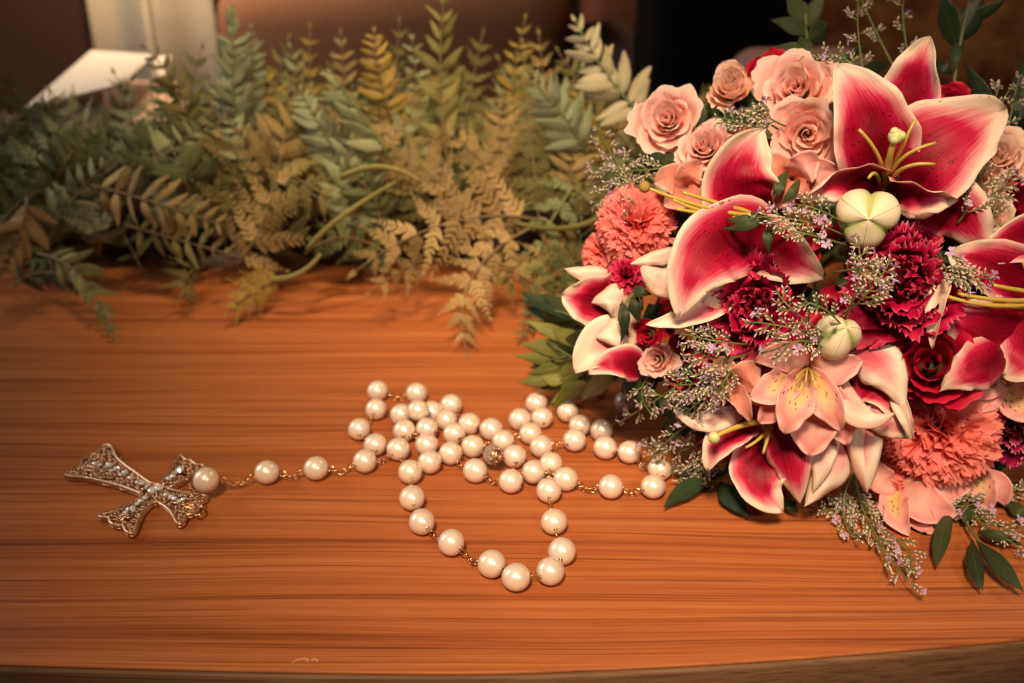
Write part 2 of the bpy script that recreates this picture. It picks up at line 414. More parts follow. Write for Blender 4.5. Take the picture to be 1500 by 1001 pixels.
a = N('antique_gold_metal'); co = a.n('ShaderNodeTexCoord').outputs['Object']; nz = a.noise(co, 900, 3)
a.color(a.mix(nz, (0.92, 0.56, 0.36), (0.52, 0.28, 0.16))); a.set(Roughness=0.34, Metallic=0.9); a.bump(nz, 0.5, 0.0004); M['antique'] = a.m
a = N('rhinestone'); a.color((0.97, 0.96, 0.98)); a.set(Roughness=0.06, Metallic=0.30, Coat_Weight=1.0); a.b.inputs['Specular IOR Level'].default_value = 1.0; M['stone'] = a.m
a = N('crystal_glass'); a.color((1.0, 0.86, 0.76)); a.set(Roughness=0.03, IOR=1.55); a.b.inputs['Transmission Weight'].default_value = 0.75; M['crystal'] = a.m

ros = thing('pearl_rosary', T(650, 700), 'pearl rosary with a jewelled gold cross, coiled on the wooden table beside the bouquet', 'rosary')
Vb, Fb = sphere((0, 0, 0), PR, 32, 20)
bead_me = mesh_data('pearl_bead', Vb, Fb, M['pearl'])
# little gold caps where the wire leaves the pearl
cap = MB()
for s_ in (1, -1):
    V, F = torus(0.00055, 0.0003, 10, 5); cap.add([(x, y, z + s_*PR*0.985) for x, y, z in V], F)
cap_me = mesh_data('bead_cap', cap.V, cap.F, M['gold'])

edges = [(57,56),(56,55),(55,4),(4,3),(3,2),(2,1),(1,0),(0,5),(4,12),(12,10),(10,7),(5,6),(6,51),(51,53),(7,8),(8,9),(9,52),(52,50),(50,49),(49,54),(11,13),(10,11),(13,14),(14,48),(48,47),(15,16),(16,17),(17,18),(18,19),(19,20),(20,21),(21,22),(22,23),(23,24),(24,43),(25,26),(26,27),(27,28),(28,29),(29,30),(30,32),(32,37),(31,42),(33,34),(34,35),(35,36),(33,31),(38,40),(38,39),(39,41),(41,42),(53,41),(45,46),(46,44),(44,25),(54,45),(12,15),(47,46)]
partner = {}
for i, j in edges:
    partner.setdefault(i, []).append(j); partner.setdefault(j, []).append(i)
beads = []
for i, p in enumerate(pos):
    js = partner.get(i, [])
    if js:
        d = Vector((0, 0, 0))
        for s_, j in zip((1, -1), js): d += (pos[j] - p).normalized()*s_
        if d.length < 0.2: d = (pos[js[0]] - p)
        d.normalize()
    else:
        d = Vector((rnd.uniform(-1, 1), rnd.uniform(-1, 1), 0)).normalized()
    R = d.to_track_quat('Z', 'Y').to_matrix().to_4x4()
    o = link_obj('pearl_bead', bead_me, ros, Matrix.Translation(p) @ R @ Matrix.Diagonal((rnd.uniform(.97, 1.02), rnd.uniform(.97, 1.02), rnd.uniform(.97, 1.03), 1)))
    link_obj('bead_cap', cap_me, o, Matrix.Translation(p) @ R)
    beads.append(o)
Vl, Fl = torus(0.00115, 0.00026, 14, 6, 1.35, 0.85)
link_me = mesh_data('chain_link', Vl, Fl, M['gold'])
def chain(p, q, step=0.0024, sag=True, zmin=0.0012):
    d = q - p; L = d.length
    if L < 0.0008: return
    n = max(1, round(L/step))
    for k in range(n):
        t = (k + .5)/n; c = p + d*t
        if sag and n > 2: c.z = max(zmin, c.z - 0.004*math.sin(math.pi*t)); c.x += rnd.uniform(-.0003, .0003)
        dd = d.copy(); dd.z *= 0.6
        R = dd.normalized().to_track_quat('X', 'Z').to_matrix().to_4x4() @ Matrix.Rotation(math.radians(20 + 80*(k % 2) + rnd.uniform(-15, 15)), 4, 'X')
        link_obj('chain_link', link_me, ros, Matrix.Translation(c) @ R @ Matrix.Scale(1.0 if n > 1 else .8, 4))
for i, j in edges:
    d = (pos[j] - pos[i]); L = d.length
    if L > 2*PR + 0.0006:
        d.normalize(); chain(pos[i] + d*PR*0.98, pos[j] - d*PR*0.98)
    else:   # touching pearls: the chain bulges out at the side, as it does on the wood
        mid = (pos[i] + pos[j])/2; sd = d.cross(Vector((0, 0, 1))).normalized()
        off = sd*PR*0.75*rnd.choice((-1, 1)) + Vector((0, 0, -0.001))
        for k in (-1, 0, 1):
            c = mid + off + d.normalized()*k*0.0018; c.z = max(.0013, c.z)
            R = (d.normalized() + sd*k*0.5).normalized().to_track_quat('X', 'Z').to_matrix().to_4x4() @ Matrix.Rotation(rnd.uniform(0, 3), 4, 'X')
            link_obj('chain_link', link_me, ros, Matrix.Translation(c) @ R)
# faceted crystal bead
cb = T(480 + 672/2.778, 540 + 352/2.778, 0.0085)
V, F = [], []
ns = 8
for j, (r, z) in enumerate([(0.0009, -.0062), (.0030, -.0040), (.0046, 0), (.0030, .0040), (.0009, .0062)]):
    for k in range(ns):
        q = 2*math.pi*(k + .5*(j % 2))/ns; V.append((r*math.cos(q), r*math.sin(q), z))
for j in range(4):
    for k in range(ns):
        k2 = (k+1) % ns; A, B, Cc, D = j*ns+k, j*ns+k2, (j+1)*ns+k2, (j+1)*ns+k
        if j % 2: F += [(A, B, Cc), (A, Cc, D)]
        else: F += [(A, B, D), (B, Cc, D)]
F += [tuple(range(ns-1, -1, -1)), tuple(4*ns + k for k in range(ns))]
Rc = Vector((0.35, -0.75, .45)).to_track_quat('Z', 'Y').to_matrix().to_4x4()
cr = link_obj('crystal_bead', mesh_data('crystal_bead', V, F, M['crystal'], None, False), ros, Matrix.Translation(cb) @ Rc)
props(cr, 'clear faceted crystal bead among the pearls')
cc = MB()
for s_ in (-1, 1):
    for r_, z_ in ((.0021, .0050), (.0012, .0066)):
        V, F = torus(r_, .0005, 12, 5); cc.add([(x, y, z + s_*z_) for x, y, z in V], F)
    for k in range(7):
        q = 2*math.pi*k/7; V, F = sphere((.0029*math.cos(q), .0029*math.sin(q), s_*.0044), .0007, 6, 4); cc.add(V, F)
link_obj('crystal_cap', mesh_data('crystal_cap', cc.V, cc.F, M['gold']), cr, Matrix.Translation(cb) @ Rc)

# the cross, its outline laid on the table
cz = 5.77
def cpt(x, y, z=0.0026): return T(80 + x/cz, 640 + y/cz, z)
OUT = [(95,330),(230,340),(400,375),(560,415),(680,460),(742,492),(690,540),(600,588),(480,636),(385,662),(392,680),(462,684),(472,722),(520,750),(582,748),(600,790),(640,818),(675,802),(695,755),(722,680),(770,610),(825,560),(862,550),(900,566),(960,608),(1010,672),(1045,742),(1092,715),(1108,662),(1150,655),(1205,622),(1222,570),(1262,532),(1292,500),(1180,486),(1080,468),(1000,452),(952,432),(1010,412),(1090,368),(1180,312),(1270,272),(1252,240),(1200,236),(1155,200),(1110,196),(1080,165),(1048,176),(1000,258),(950,330),(905,385),(868,402),(810,390),(700,310),(600,240),(525,172),(492,92),(442,65),(390,90),(372,138),(300,150),(238,198),(222,242),(150,272)]
outp = [cpt(x, y) for x, y in OUT]
cross_c = cpt(850, 440)
cm_ = link_obj('cross', None, ros, Matrix.Translation(cross_c)) if False else None
b = MB()
def closed_tube(pts, r, sides=6):
    n = len(pts)
    sm = []
    for i in range(n):
        p0, p1, p2, p3 = pts[i-1], pts[i], pts[(i+1) % n], pts[(i+2) % n]
        for t in (0, .5):
            sm.append(0.5*((2*p1) + (p2-p0)*t + (2*p0-5*p1+4*p2-p3)*t*t + (3*p1-p0-3*p2+p3)*t**3))
    sm.append(sm[0]); return tube(sm, r, sides, cap=False), sm
(tv, rim) = closed_tube(outp, 0.00085); b.add(*tv[:2])
tv2, _ = closed_tube([p - Vector((0, 0, .0014)) for p in outp], 0.00062); b.add(*tv2[:2])
# side wall between the two rims
nn = len(rim)
V = [p for p in rim] + [p - Vector((0, 0, .0018)) for p in rim]
b.add(V, [(i, i+1, nn+i+1, nn+i) for i in range(nn-1)])
cross = b.build('cross', M['antique'], ros)
props(cross, 'gold filigree cross with flared scalloped arms set with clear stones')
def inside(p, poly):
    c_ = False; j = len(poly)-1
    for i in range(len(poly)):
        if (poly[i].y > p.y) != (poly[j].y > p.y) and p.x < (poly[j].x - poly[i].x)*(p.y - poly[i].y)/(poly[j].y - poly[i].y) + poly[i].x: c_ = not c_
        j = i
    return c_
def edist(p, poly):
    return min(((Vector((q.x, q.y)) - Vector((p.x, p.y))).length for q in poly))
b = MB(); r2 = random.Random(3); placed = []
xs = [p.x for p in outp]; ys = [p.y for p in outp]
for tries in range(6000):
    p = Vector((r2.uniform(min(xs), max(xs)), r2.uniform(min(ys), max(ys)), 0.0024))
    if not inside(p, rim): continue
    e = edist(p, rim); R_ = min(e - 0.0003, 0.0019)
    if R_ < 0.0009: continue
    for q, qr in placed: R_ = min(R_, (q - p).length - qr)
    if R_ < 0.0009: continue
    placed.append((p, R_))
    V, F = torus(max(R_ - .0001, .0003), 0.00038, 12, 5)
    zz = 0.0024 + r2.uniform(-.0003, .0005)
    b.add([(p.x + x, p.y + y, zz + z) for x, y, z in V], F)
    if R_ > .0011:
        V, F = sphere((p.x, p.y, zz), R_*.42, 6, 4); b.add(V, F)
# milgrain dots along the rim
for i in range(0, nn-1):
    V, F = sphere((rim[i].x, rim[i].y, rim[i].z + .0005), 0.00042, 6, 4); b.add(V, F)
b.build('filigree', M['antique'], cross)
# backing web, recessed, with holes left open between spokes
b = MB()
for i in range(0, nn-1, 3):
    q = rim[i]; tgt = min([cpt(x, y) for x, y in ((300,230),(480,260),(640,340),(780,410),(860,450),(960,500),(1060,560),(700,570),(620,640),(560,690),(1000,330),(1080,260))], key=lambda s_: (s_ - q).length)
    b.add(*tube([q - Vector((0, 0, .0008)), tgt - Vector((0, 0, .0010))], .00032, 5)[:2])
for seg in ([(200,280),(480,260),(640,340),(860,450),(1060,560),(1180,600)], [(1120,240),(1000,330),(860,450),(700,570),(560,700)]):
    for dy in (-14, 14):
        b.add(*tube([cpt(x, y + dy, .0020) for x, y in seg], .0007, 6)[:2])
b.build('cross_web', M['antique'], cross)
# the stones
gem_V = [(0, 0, .55)]; gem_F = []
for k in range(8): q = 2*math.pi*k/8; gem_V.append((.55*math.cos(q), .55*math.sin(q), .5))
for k in range(8): q = 2*math.pi*(k+.5)/8; gem_V.append((math.cos(q), math.sin(q), .1))
for k in range(8): q = 2*math.pi*k/8; gem_V.append((.7*math.cos(q), .7*math.sin(q), -.4))
for k in range(8):
    k2 = (k+1) % 8
    gem_F += [(0, 1+k, 1+k2), (1+k, 9+k, 1+k2), (1+k2, 9+k, 9+k2), (9+k, 17+k2, 9+k2), (9+k, 17+k, 17+k2)]
gem_me = mesh_data('rhinestone', gem_V, gem_F, M['stone'], None, False)
b = MB()
for (x, y, r) in [(345,225,1.0),(385,238,.8),(465,238,1.15),(480,288,.85),(528,265,1.1),(598,298,1.0),(560,318,.85),(640,345,.9),(700,382,.9),(745,395,.9),(780,420,.8),(830,452,1.5),(882,430,1.6),(1055,282,1.6),(1002,332,1.0),(965,352,.9),(940,490,.9),(985,508,1.1),(1015,520,1.0),(1048,545,.9),(1088,528,1.0),(768,515,.9),(730,542,1.0),(700,565,1.0),(665,600,1.0),(625,612,1.0),(600,640,.9),(665,622,.9)]:
    c = cpt(x, y, .0036)
    link_obj('rhinestone', gem_me, cross, Matrix.Translation(c) @ Matrix.Rotation(rnd.uniform(-.35, .35), 4, 'X') @ Matrix.Rotation(rnd.uniform(-.35, .35), 4, 'Y') @ Matrix.Rotation(rnd.uniform(0, 1), 4, 'Z') @ Matrix.Scale(.00130*r, 4))
    for k in range(4):
        q = math.pi/4 + k*math.pi/2; V, F = sphere((c.x + .001*r*math.cos(q), c.y + .001*r*math.sin(q), c.z + .0002), .0003, 6, 4); b.add(V, F)
b.build('prongs', M['antique'], cross)
for x, y, s_ in ((1222, 628, 1.9), (1160, 398, 1.2), (1190, 470, 1.2), (1215, 510, 1.2), (1232, 560, 1.2), (1195, 500, 1.0), (1150, 435, 1.0)):
    link_obj('jump_ring', link_me, ros, Matrix.Translation(cpt(x, y, .0035)) @ Matrix.Rotation(rnd.uniform(0, 3), 4, 'Z') @ Matrix.Rotation(rnd.uniform(-.5, .9), 4, 'X') @ Matrix.Scale(s_, 4))

# ------------------------------------------------------------------ bouquet
BC = (1245, 415)
def surf(px, py):
    r2_ = ((px - BC[0])/430.0)**2 + ((py - BC[1])/390.0)**2
    d = 0.462 - 0.092*math.sqrt(max(0.0, 1 - r2_))
    if r2_ > 1: d = 0.462 + (math.sqrt(r2_)-1)*0.06
    return min(d, tdepth(px, py, 0.006))
def S(px, py, off=0.0):
    return P(px, py, min(surf(px, py) + off*0.001, tdepth(px, py, 0.0015)))
bq = thing('flower_bouquet', T(1250, 770), 'round bouquet of pink stargazer lilies, peach and crimson roses and carnations on the table', 'bouquet')

def wprof(kind, t):
    if kind == 'lily': 
        return (math.sin(math.pi*min(1, t**0.72*1.0))**0.75)*(0.92) + 0.30*(1-t)**2
    if kind == 'tepal': return math.sin(math.pi*t**0.95)**0.8*0.95 + 0.22*(1-t)**2
    if kind == 'leaf': return math.sin(math.pi*t**0.85)**1.1 + 0.03
    if kind == 'round': return math.sin(math.pi*t**0.6)**0.55*0.95 + .12*(1-t)
    return 1
def blade(spine3, width, kind='lily', roll=0.0, cup=0.25, ruffle=0.06, rfreq=3.0, nu=12, nv=22, seed=0, thick=0.0, tipcurl=0.0, face=None, fold=0.0):
    """petal or leaf blade on a spine; width = full width in metres. returns V,F,UV"""
    sp_ = bez(spine3, nv + 1); V, F, U = [], [], []
    prevS = None
    for j, p in enumerate(sp_):
        t = j/nv
        tg = (sp_[min(j+1, nv)] - sp_[max(j-1, 0)]).normalized()
        view = (C0 - p).normalized() if face is None else face
        side = tg.cross(view)
        if side.length < 1e-3: side = prevS.copy() if prevS else tg.cross(Vector((0, 0, 1)))
        side.normalize()
        if prevS and side.dot(prevS) < 0: side = -side
        prevS = side
        nrm = side.cross(tg).normalized()
        if nrm.dot(view) < 0: nrm = -nrm
        if roll:
            q = Matrix.Rotation(math.radians(roll), 3, tg); side_r = q @ side; nrm = q @ nrm
        else: side_r = side
        hw = width*0.5*max(0.0, wprof(kind, t))
        if t >= 0.999: hw = width*.004
        for i in range(nu + 1):
            u = i/nu*2 - 1
            ru = ruffle*(mnoise.noise(Vector((t*rfreq*2 + seed*7.1, u*0.9, seed*3.3)))*1.6)*abs(u)**1.5
            edge_w = 1 + 0.10*mnoise.noise(Vector((t*6 + seed*2.7, (3 if u > 0 else -3), seed)))*abs(u)
            h = cup*(u*u - 0.15) + ru - fold*abs(u) + (0.10 if kind == 'lily' else 0.05)*mnoise.noise(Vector((t*5 + seed, u*1.7, seed*1.9)))
            groove = -0.035*math.exp(-(u/0.10)**2)
            pos_ = p + side_r*(hw*u*edge_w*math.cos(min(1.2, abs(cup)*abs(u)*0.6))) + nrm*(width*0.5*(h*min(1, hw/(width*.35) + .15) + groove))
            V.append(pos_); U.append((i/nu, t))
    for j in range(nv):
        for i in range(nu):
            a_ = j*(nu+1) + i; F.append((a_, a_+1, a_+nu+2, a_+nu+1))
    if thick:
        n0 = len(V)
        # second skin set back along the averaged normal
        VN = [Vector((0, 0, 0)) for _ in V]
        for f in F:
            nf = (V[f[1]] - V[f[0]]).cross(V[f[3]] - V[f[0]])
            for q in f: VN[q] += nf
        for k in range(n0):
            nn_ = VN[k].normalized() if VN[k].length > 0 else Vector((0, 0, 1))
            ui = U[k][0]; th = thick*(0.35 + 0.65*(1 - abs(ui*2 - 1)**3))
            V.append(V[k] - nn_*th); U.append(U[k])
        F2 = [tuple(q + n0 for q in reversed(f)) for f in F]
        rim_ = []
        for i in range(nu): rim_.append((i+1, i)); rim_.append((nv*(nu+1) + i, nv*(nu+1) + i+1))
        for j in range(nv): rim_.append((j*(nu+1), (j+1)*(nu+1))); rim_.append(((j+1)*(nu+1)+nu, j*(nu+1)+nu))
        F = F + F2 + [(a_, b_, b_ + n0, a_ + n0) for a_, b_ in rim_]
    return V, F, U
petal_id = [0]
def petal(parent, pts, wpx, mat='lily', kind='lily', roll=0, cup=0.25, ruffle=0.17, rfreq=3.4, base=None, name='petal', thick=0.00028, nu=12, nv=22, label=None):
    """pts: (px,py,offset mm) relative to the flower's own depth"""
    petal_id[0] += 1
    d0 = base if base is not None else None
    P3 = []
    for x, y, o in pts:
        dd = (d0 if d0 is not None else surf(x, y)) + o*0.001
        dd = min(dd, tdepth(x, y, 0.002)); P3.append(P(x, y, dd))
    wid = wpx*dd/FPX
    V, F, U = blade(P3, wid, kind, roll, cup, ruffle, rfreq, nu, nv, seed=petal_id[0]*1.37, thick=thick)
    V = [Vector((v.x, v.y, max(v.z, 0.0007))) for v in V]
    o = mk(name, V, F, M[mat] if isinstance(mat, str) else mat, parent, U)
    if label: o['label'] = label
    return o
def flower(name, px, py, label=None):
    o = link_obj(name, None, bq, Matrix.Translation(S(px, py, 15)))
    o.empty_display_size = 0.01
    if label: o['label'] = label
    return o
def filament(parent, pts, base, r=0.00075, head='anther', hs=0.0016, name='stamen'):
    r *= .8
    path = bez([P(x, y, min(base + o*.001, tdepth(x, y, .002))) for x, y, o in pts], 14)
    b_ = MB(); b_.add(*tube(path, r*1.1, 7, r*0.7)[:2])
    st = b_.build(name, M['filament'], parent)
    return st, path[-1]

RIGHT = Vector((1, 0, 0)); UP = Vector((0, sp, cp)); TOW = Vector((0, -cp, sp))
def frame_of(px, py, off, tilt, twist=0.0):
    """frame whose z axis is the flower's axis"""
    p = S(px, py, off)
    v = (C0 - p).normalized(); z = (v + RIGHT*tilt[0] + UP*tilt[1]).normalized()
    R = z.to_track_quat('Z', 'Y').to_matrix().to_4x4() @ Matrix.Rotation(twist, 4, 'Z')
    return Matrix.Translation(p) @ R

def rose(px, py, Rpx, mat, n=20, tilt=(0, 0), off=8, seed=0, openness=1.0, label=None, height=0.9, serr=0.0, name='rose'):
    r_ = random.Random(seed + 101)
    f = link_obj(name, None, bq, frame_of(px, py, off, tilt)); f.empty_display_size = 0.01
    if label: f['label'] = label
    Mx = WM[f.name]; R = Rpx*surf(px, py)/FPX
    ang = r_.uniform(0, 6)
    for i in range(n):
        fr = i/(n-1)
        ang += 2.399 + r_.uniform(-.5, .5)
        r0 = R*(0.045 + 0.825*fr**1.05)
        half = 1.9*(1-fr)**1.4 + 0.92
        H = R*height*(1.0 - 0.42*fr**1.6)*r_.uniform(.90, 1.08)
        outc = fr**1.5*openness
        V, F, U = [], [], []
        nu, nv = (26 if serr else 12), 9
        pinch = r_.uniform(.0, .22)*fr; sd = r_.uniform(0, 99)
        for j in range(nv + 1):
            t = j/nv
            for k in range(nu + 1):
                s_ = k/nu*2 - 1
                th = ang + s_*half*(0.55 + 0.45*math.sin(math.pi*min(1, t*0.9 + .1)))
                edge_h = 1 - 0.20*abs(s_)**3.5 + 0.06*mnoise.noise(Vector((s_*3, sd, 0))) + (serr*(1 if k % 2 else -1) if j == nv else 0)
                tt = t*edge_h
                rho = r0*(0.30 + 0.70*math.sin(min(1.0, tt*1.25)*math.pi/2))
                rho += R*0.07*s_*(1 - fr*.3)              # one side tucks under the next
                curl = max(0, tt - 0.60)/0.40
                rho += R*(0.22*outc + 0.02)*curl**2*(1 + .35*mnoise.noise(Vector((s_*2.2, sd, 1))) + pinch*math.exp(-(s_/.25)**2)*1.5)
                rho += R*(0.03 + 0.08*fr)*mnoise.noise(Vector((s_*2.5, tt*3, sd))) + R*(.03 + 2.2*serr*tt)*mnoise.noise(Vector((s_*(7 - 60*serr), tt*5, sd+5)))
                z = H*(tt**0.9) - R*0.15*outc*curl**2.2 - R*0.9*0.55
                V.append(Mx @ Vector((rho*math.cos(th), rho*math.sin(th), z))); U.append((k/nu, t))
        for j in range(nv):
            for k in range(nu):
                a_ = j*(nu+1) + k; F.append((a_, a_+1, a_+nu+2, a_+nu+1))
        V = [Vector((v.x, v.y, max(v.z, 0.0008))) for v in V]
        mk('petal', V, F, M[mat], f, U)
    # green cup behind
    Vc, Fc = sphere((0, 0, -R*0.45), R*0.34, 10, 7); b_ = MB(); b_.add([Mx @ Vector(v) for v in Vc], Fc); b_.build('calyx', M['leaf_mid'], f)
    return f

def carnation(px, py, Rpx, mat, n_out=14, n_in=26, tilt=(0, 0), off=6, seed=0, label=None, dome=0.75, rpetal=1.0, ruf=9.0, nuu=28):
    r_ = random.Random(seed + 501)
    f = link_obj('carnation', None, bq, frame_of(px, py, off, tilt)); f.empty_display_size = 0.01
    if label: f['label'] = label
    Mx = WM[f.name]; R = Rpx*surf(px, py)/FPX
    inner = MB()
    N_ = n_out + n_in
    for i in range(N_):
        fr = (i + .5)/N_
        ang = i*2.399 + r_.uniform(-.4, .4)
        lean = (fr**0.7)*1.35 + r_.uniform(-.12, .12)       # angle from the axis
        L = R*r_.uniform(.9, 1.08)
        Wd = R*r_.uniform(.50, .68)*rpetal
        er = Vector((math.cos(ang), math.sin(ang), 0)); et = Vector((-math.sin(ang), math.cos(ang), 0)); ez = Vector((0, 0, 1))
        V, F, U = [], [], []; nu, nv = (nuu if rpetal < 1.2 else 20), 8; sd = r_.uniform(0, 99)
        tw = r_.uniform(-.9, .9)*(1-fr*.6)
        for j in range(nv + 1):
            t = j/nv
            la = lean*(0.35 + 0.65*t) + 0.35*max(0, t - .7)*fr*2
            dirv = er*math.sin(lean*(.4 + .6*t*t)) + ez*math.cos(lean*(.4 + .6*t*t))
            nrm = er*math.cos(la) - ez*math.sin(la)
            for k in range(nu + 1):
                s_ = k/nu*2 - 1
                wv = Wd*(0.12 + 0.88*t**1.1)*s_
                saw = 0.045*(1 if k % 2 else -1) if j == nv else 0
                rad = L*t*(1 - 0.16*s_*s_ + saw)
                ru = R*(0.12 if rpetal < 1.2 else .17)*t**1.6*math.sin(s_*(ruf if rpetal < 1.2 else 5) + sd*3 + t*1.5) + R*.10*t**2*mnoise.noise(Vector((s_*4, sd, t*2)))
                p = dirv*rad + (et*math.cos(tw) + nrm*math.sin(tw))*wv + nrm*ru
                p.z = p.z*dome - R*.35
                V.append(Mx @ p); U.append((k/nu, t))
        for j in range(nv):
            for k in range(nu):
                a_ = j*(nu+1) + k; F.append((a_, a_+1, a_+nu+2, a_+nu+1))
        V = [Vector((v.x, v.y, max(v.z, 0.0008))) for v in V]
        if i >= n_in: mk('petal', V, F, M[mat], f, U)
        else: inner.add(V, F, U)
    o = inner.build('inner_petals', M[mat], f); o['kind'] = 'stuff'
    return f

# ---- stargazer lilies
D1 = surf(1300, 262) - .004
f = flower('lily', 1297, 268, 'largest open stargazer lily at the top right of the bouquet')
petal(f, [(1322, 225, 22), (1336, 130, 10), (1362, 54, 4)], 92, base=D1, cup=.35, roll=-12)
petal(f, [(1288, 282, 16), (1272, 178, -4), (1226, 96, 2)], 118, base=D1, cup=.30, roll=14, ruffle=.12)
petal(f, [(1298, 285, 14), (1376, 214, -6), (1472, 160, 4)], 150, base=D1, cup=.30, roll=-8, ruffle=.14, rfreq=4)
petal(f, [(1322, 285, 14), (1396, 312, -2), (1446, 374, 4)], 104, base=D1, cup=-.2, roll=16)
petal(f, [(1302, 268, 10), (1238, 262, -9), (1176, 296, -6)], 66, base=D1, cup=.45, roll=-42, ruffle=.2)
petal(f, [(1298, 272, 8), (1345, 287, -12), (1402, 292, -8)], 56, base=D1, cup=.5, roll=38, ruffle=.25)
for pts in ([(1294, 270, 6), (1287, 230, -10), (1258, 190, -16)], [(1298, 268, 6), (1322, 215, -14), (1340, 176, -18)],
            [(1300, 270, 6), (1322, 232, -14), (1370, 210, -18)], [(1302, 272, 6), (1325, 246, -14), (1369, 241, -18)],
            [(1290, 274, 6), (1282, 255, -8), (1272, 262, -12)]):
    filament(f, pts, D1, .0010)
st, tip = filament(f, [(1296, 272, 6), (1303, 232, -12), (1312, 200, -18)], D1, .0018, name='pistil')
V, F = sphere(tip, .0028, 10, 7); b = MB(); b.add(V, F)
for k in range(3):
    q = 2.1*k; V, F = sphere(tip + RIGHT*.0016*math.cos(q) + UP*.0016*math.sin(q) + TOW*.001, .0017, 8, 6); b.add(V, F)
mk('stigma', b.V, b.F, M['stigma'], st)

D2 = surf(1090, 330) - .002
f = flower('lily', 1110, 335, 'side-facing stargazer lily left of centre with a broad white-edged lower petal')
petal(f, [(1104, 325, 14), (1082, 262, -2), (1118, 190, 0)], 118, base=D2, cup=.42, roll=10)
petal(f, [(1128, 338, 10), (1036, 372, -9), (996, 466, -2)], 114, base=D2, cup=.12, roll=-8)
petal(f, [(1100, 345, 12), (1146, 372, -1), (1206, 408, 3)], 88, base=D2, cup=.3, roll=12)
petal(f, [(1098, 415, 10), (1020, 462, 4), (946, 476, 6)], 42, 'lily_pale', base=D2, cup=.5, roll=25)
petal(f, [(1095, 385, 12), (1062, 430, 6), (1030, 442, 4)], 52, 'lily_white', base=D2, cup=-.4)
petal(f, [(1000, 372, 14), (965, 378, 8), (923, 387, 6)], 26, 'lily_white', base=D2, cup=-.4)
petal(f, [(1000, 420, 12), (966, 412, 7), (938, 386, 8)], 44, 'lily_white', base=D2, cup=-.35)
for pts in ([(1112, 316, 4), (1040, 306, -8), (944, 274, -14)], [(1110, 320, 4), (1040, 312, -7), (985, 292, -12)], [(1110, 322, 4), (1050, 316, -6), (990, 306, -11)], [(1110, 314, 4), (1045, 296, -7), (1000, 282, -11)]):
    filament(f, pts, D2, .0011)
V, F = sphere(P(944, 274, D2 - .014), .0022, 9, 6, 1, 1.4, 1); mk('stigma', V, F, M['fern_yellow'], f)

D3 = surf(1440, 450) - .004
f = flower('lily', 1490, 445, 'stargazer lily cut by the right edge of the photo, filaments pointing left')
petal(f, [(1525, 425, 10), (1452, 392, -4), (1388, 372, 2)], 90, base=D3, cup=.25, roll=10)
petal(f, [(1560, 330, 10), (1490, 352, -2), (1424, 380, 2)], 70, base=D3, cup=.2, roll=-14)
petal(f, [(1388, 392, -6), (1372, 440, -14), (1366, 512, -10)], 34, 'lily_white', base=D3, cup=.4, roll=20)
petal(f, [(1510, 475, 6), (1435, 478, -8), (1372, 440, -4)], 92, base=D3, cup=-.2, roll=-10, ruffle=.2)
petal(f, [(1480, 520, 2), (1434, 538, -14), (1376, 574, -10)], 74, base=D3, cup=-.35, roll=-12, ruffle=.22)
petal(f, [(1530, 440, 6), (1505, 515, -6), (1470, 550, -2)], 92, base=D3, cup=.2, roll=10)
for pts in ([(1540, 442, 0), (1460, 448, -14), (1386, 434, -16)], [(1540, 438, 0), (1470, 440, -14), (1402, 430, -16)], [(1540, 432, 0), (1490, 425, -12), (1455, 418, -16)], [(1540, 438, 0), (1510, 405, -12), (1500, 385, -16)]):
    filament(f, pts, D3, .0012)

D4 = surf(1115, 640)
f = flower('lily', 1110, 640, 'lowest stargazer lily, its petals hanging over the wood, green pistil pointing left')
petal(f, [(1100, 618, 10), (1062, 640, -2), (1036, 690, 2)], 58, base=D4, cup=.3, roll=20, ruffle=.2)
petal(f, [(1128, 640, 12), (1112, 700, 0), (1147, 750, 0)], 84, base=D4, cup=.28, roll=-5)
petal(f, [(1148, 600, 4), (1158, 672, -8), (1172, 738, -3)], 74, base=D4, cup=-.45, roll=8, ruffle=.18)
petal(f, [(1226, 590, 10), (1228, 665, -6), (1178, 742, -2)], 82, 'lily_pale', base=D4, cup=-.5, roll=-12)
petal(f, [(1205, 600, 6), (1205, 660, -10), (1190, 722, -6)], 44, 'lily_pale', base=D4, cup=-.5, roll=10)
petal(f, [(1092, 590, 6), (1035, 616, -2), (986, 598, 4)], 36, 'lily_white', base=D4, cup=-.3, roll=25)
petal(f, [(1120, 610, 14), (1080, 600, 8), (1040, 628, 8)], 70, base=D4, cup=.2)
st, tip = filament(f, [(1130, 616, 2), (1085, 624, -8), (1046, 641, -12)], D4, .0015, name='pistil')
V, F = sphere(tip, .0024, 9, 6); mk('stigma', V, F, M['stigma'], st)
for pts in ([(1130, 618, 2), (1115, 640, -7), (1092, 656, -9)], [(1132, 620, 2), (1122, 650, -7), (1118, 664, -8)]): filament(f, pts, D4, .0009)

D5 = surf(900, 470) - .002
f = flower('lily', 900, 465, 'half-closed pale lily at the left rim of the bouquet')
petal(f, [(925, 440, 12), (865, 440, 0), (824, 434, 2)], 82, base=D5, cup=.25, roll=-10)
petal(f, [(940, 455, 8), (905, 440, -4), (866, 444, -2)], 54, 'lily_white', base=D5, cup=-.3)
petal(f, [(948, 475, 8), (908, 485, -4), (872, 494, -2)], 50, 'lily_white', base=D5, cup=-.3, roll=15)
petal(f, [(950, 520, 10), (890, 505, 0), (843, 547, 2)], 88, 'lily_pale', base=D5, cup=.2, roll=8)
petal(f, [(905, 412, 8), (865, 404, 0), (826, 394, 2)], 30, 'lily_white', base=D5, cup=-.3)
petal(f, [(940, 545, 6), (905, 530, -6), (862, 548, -2)], 50, base=D5, cup=.2, roll=10)

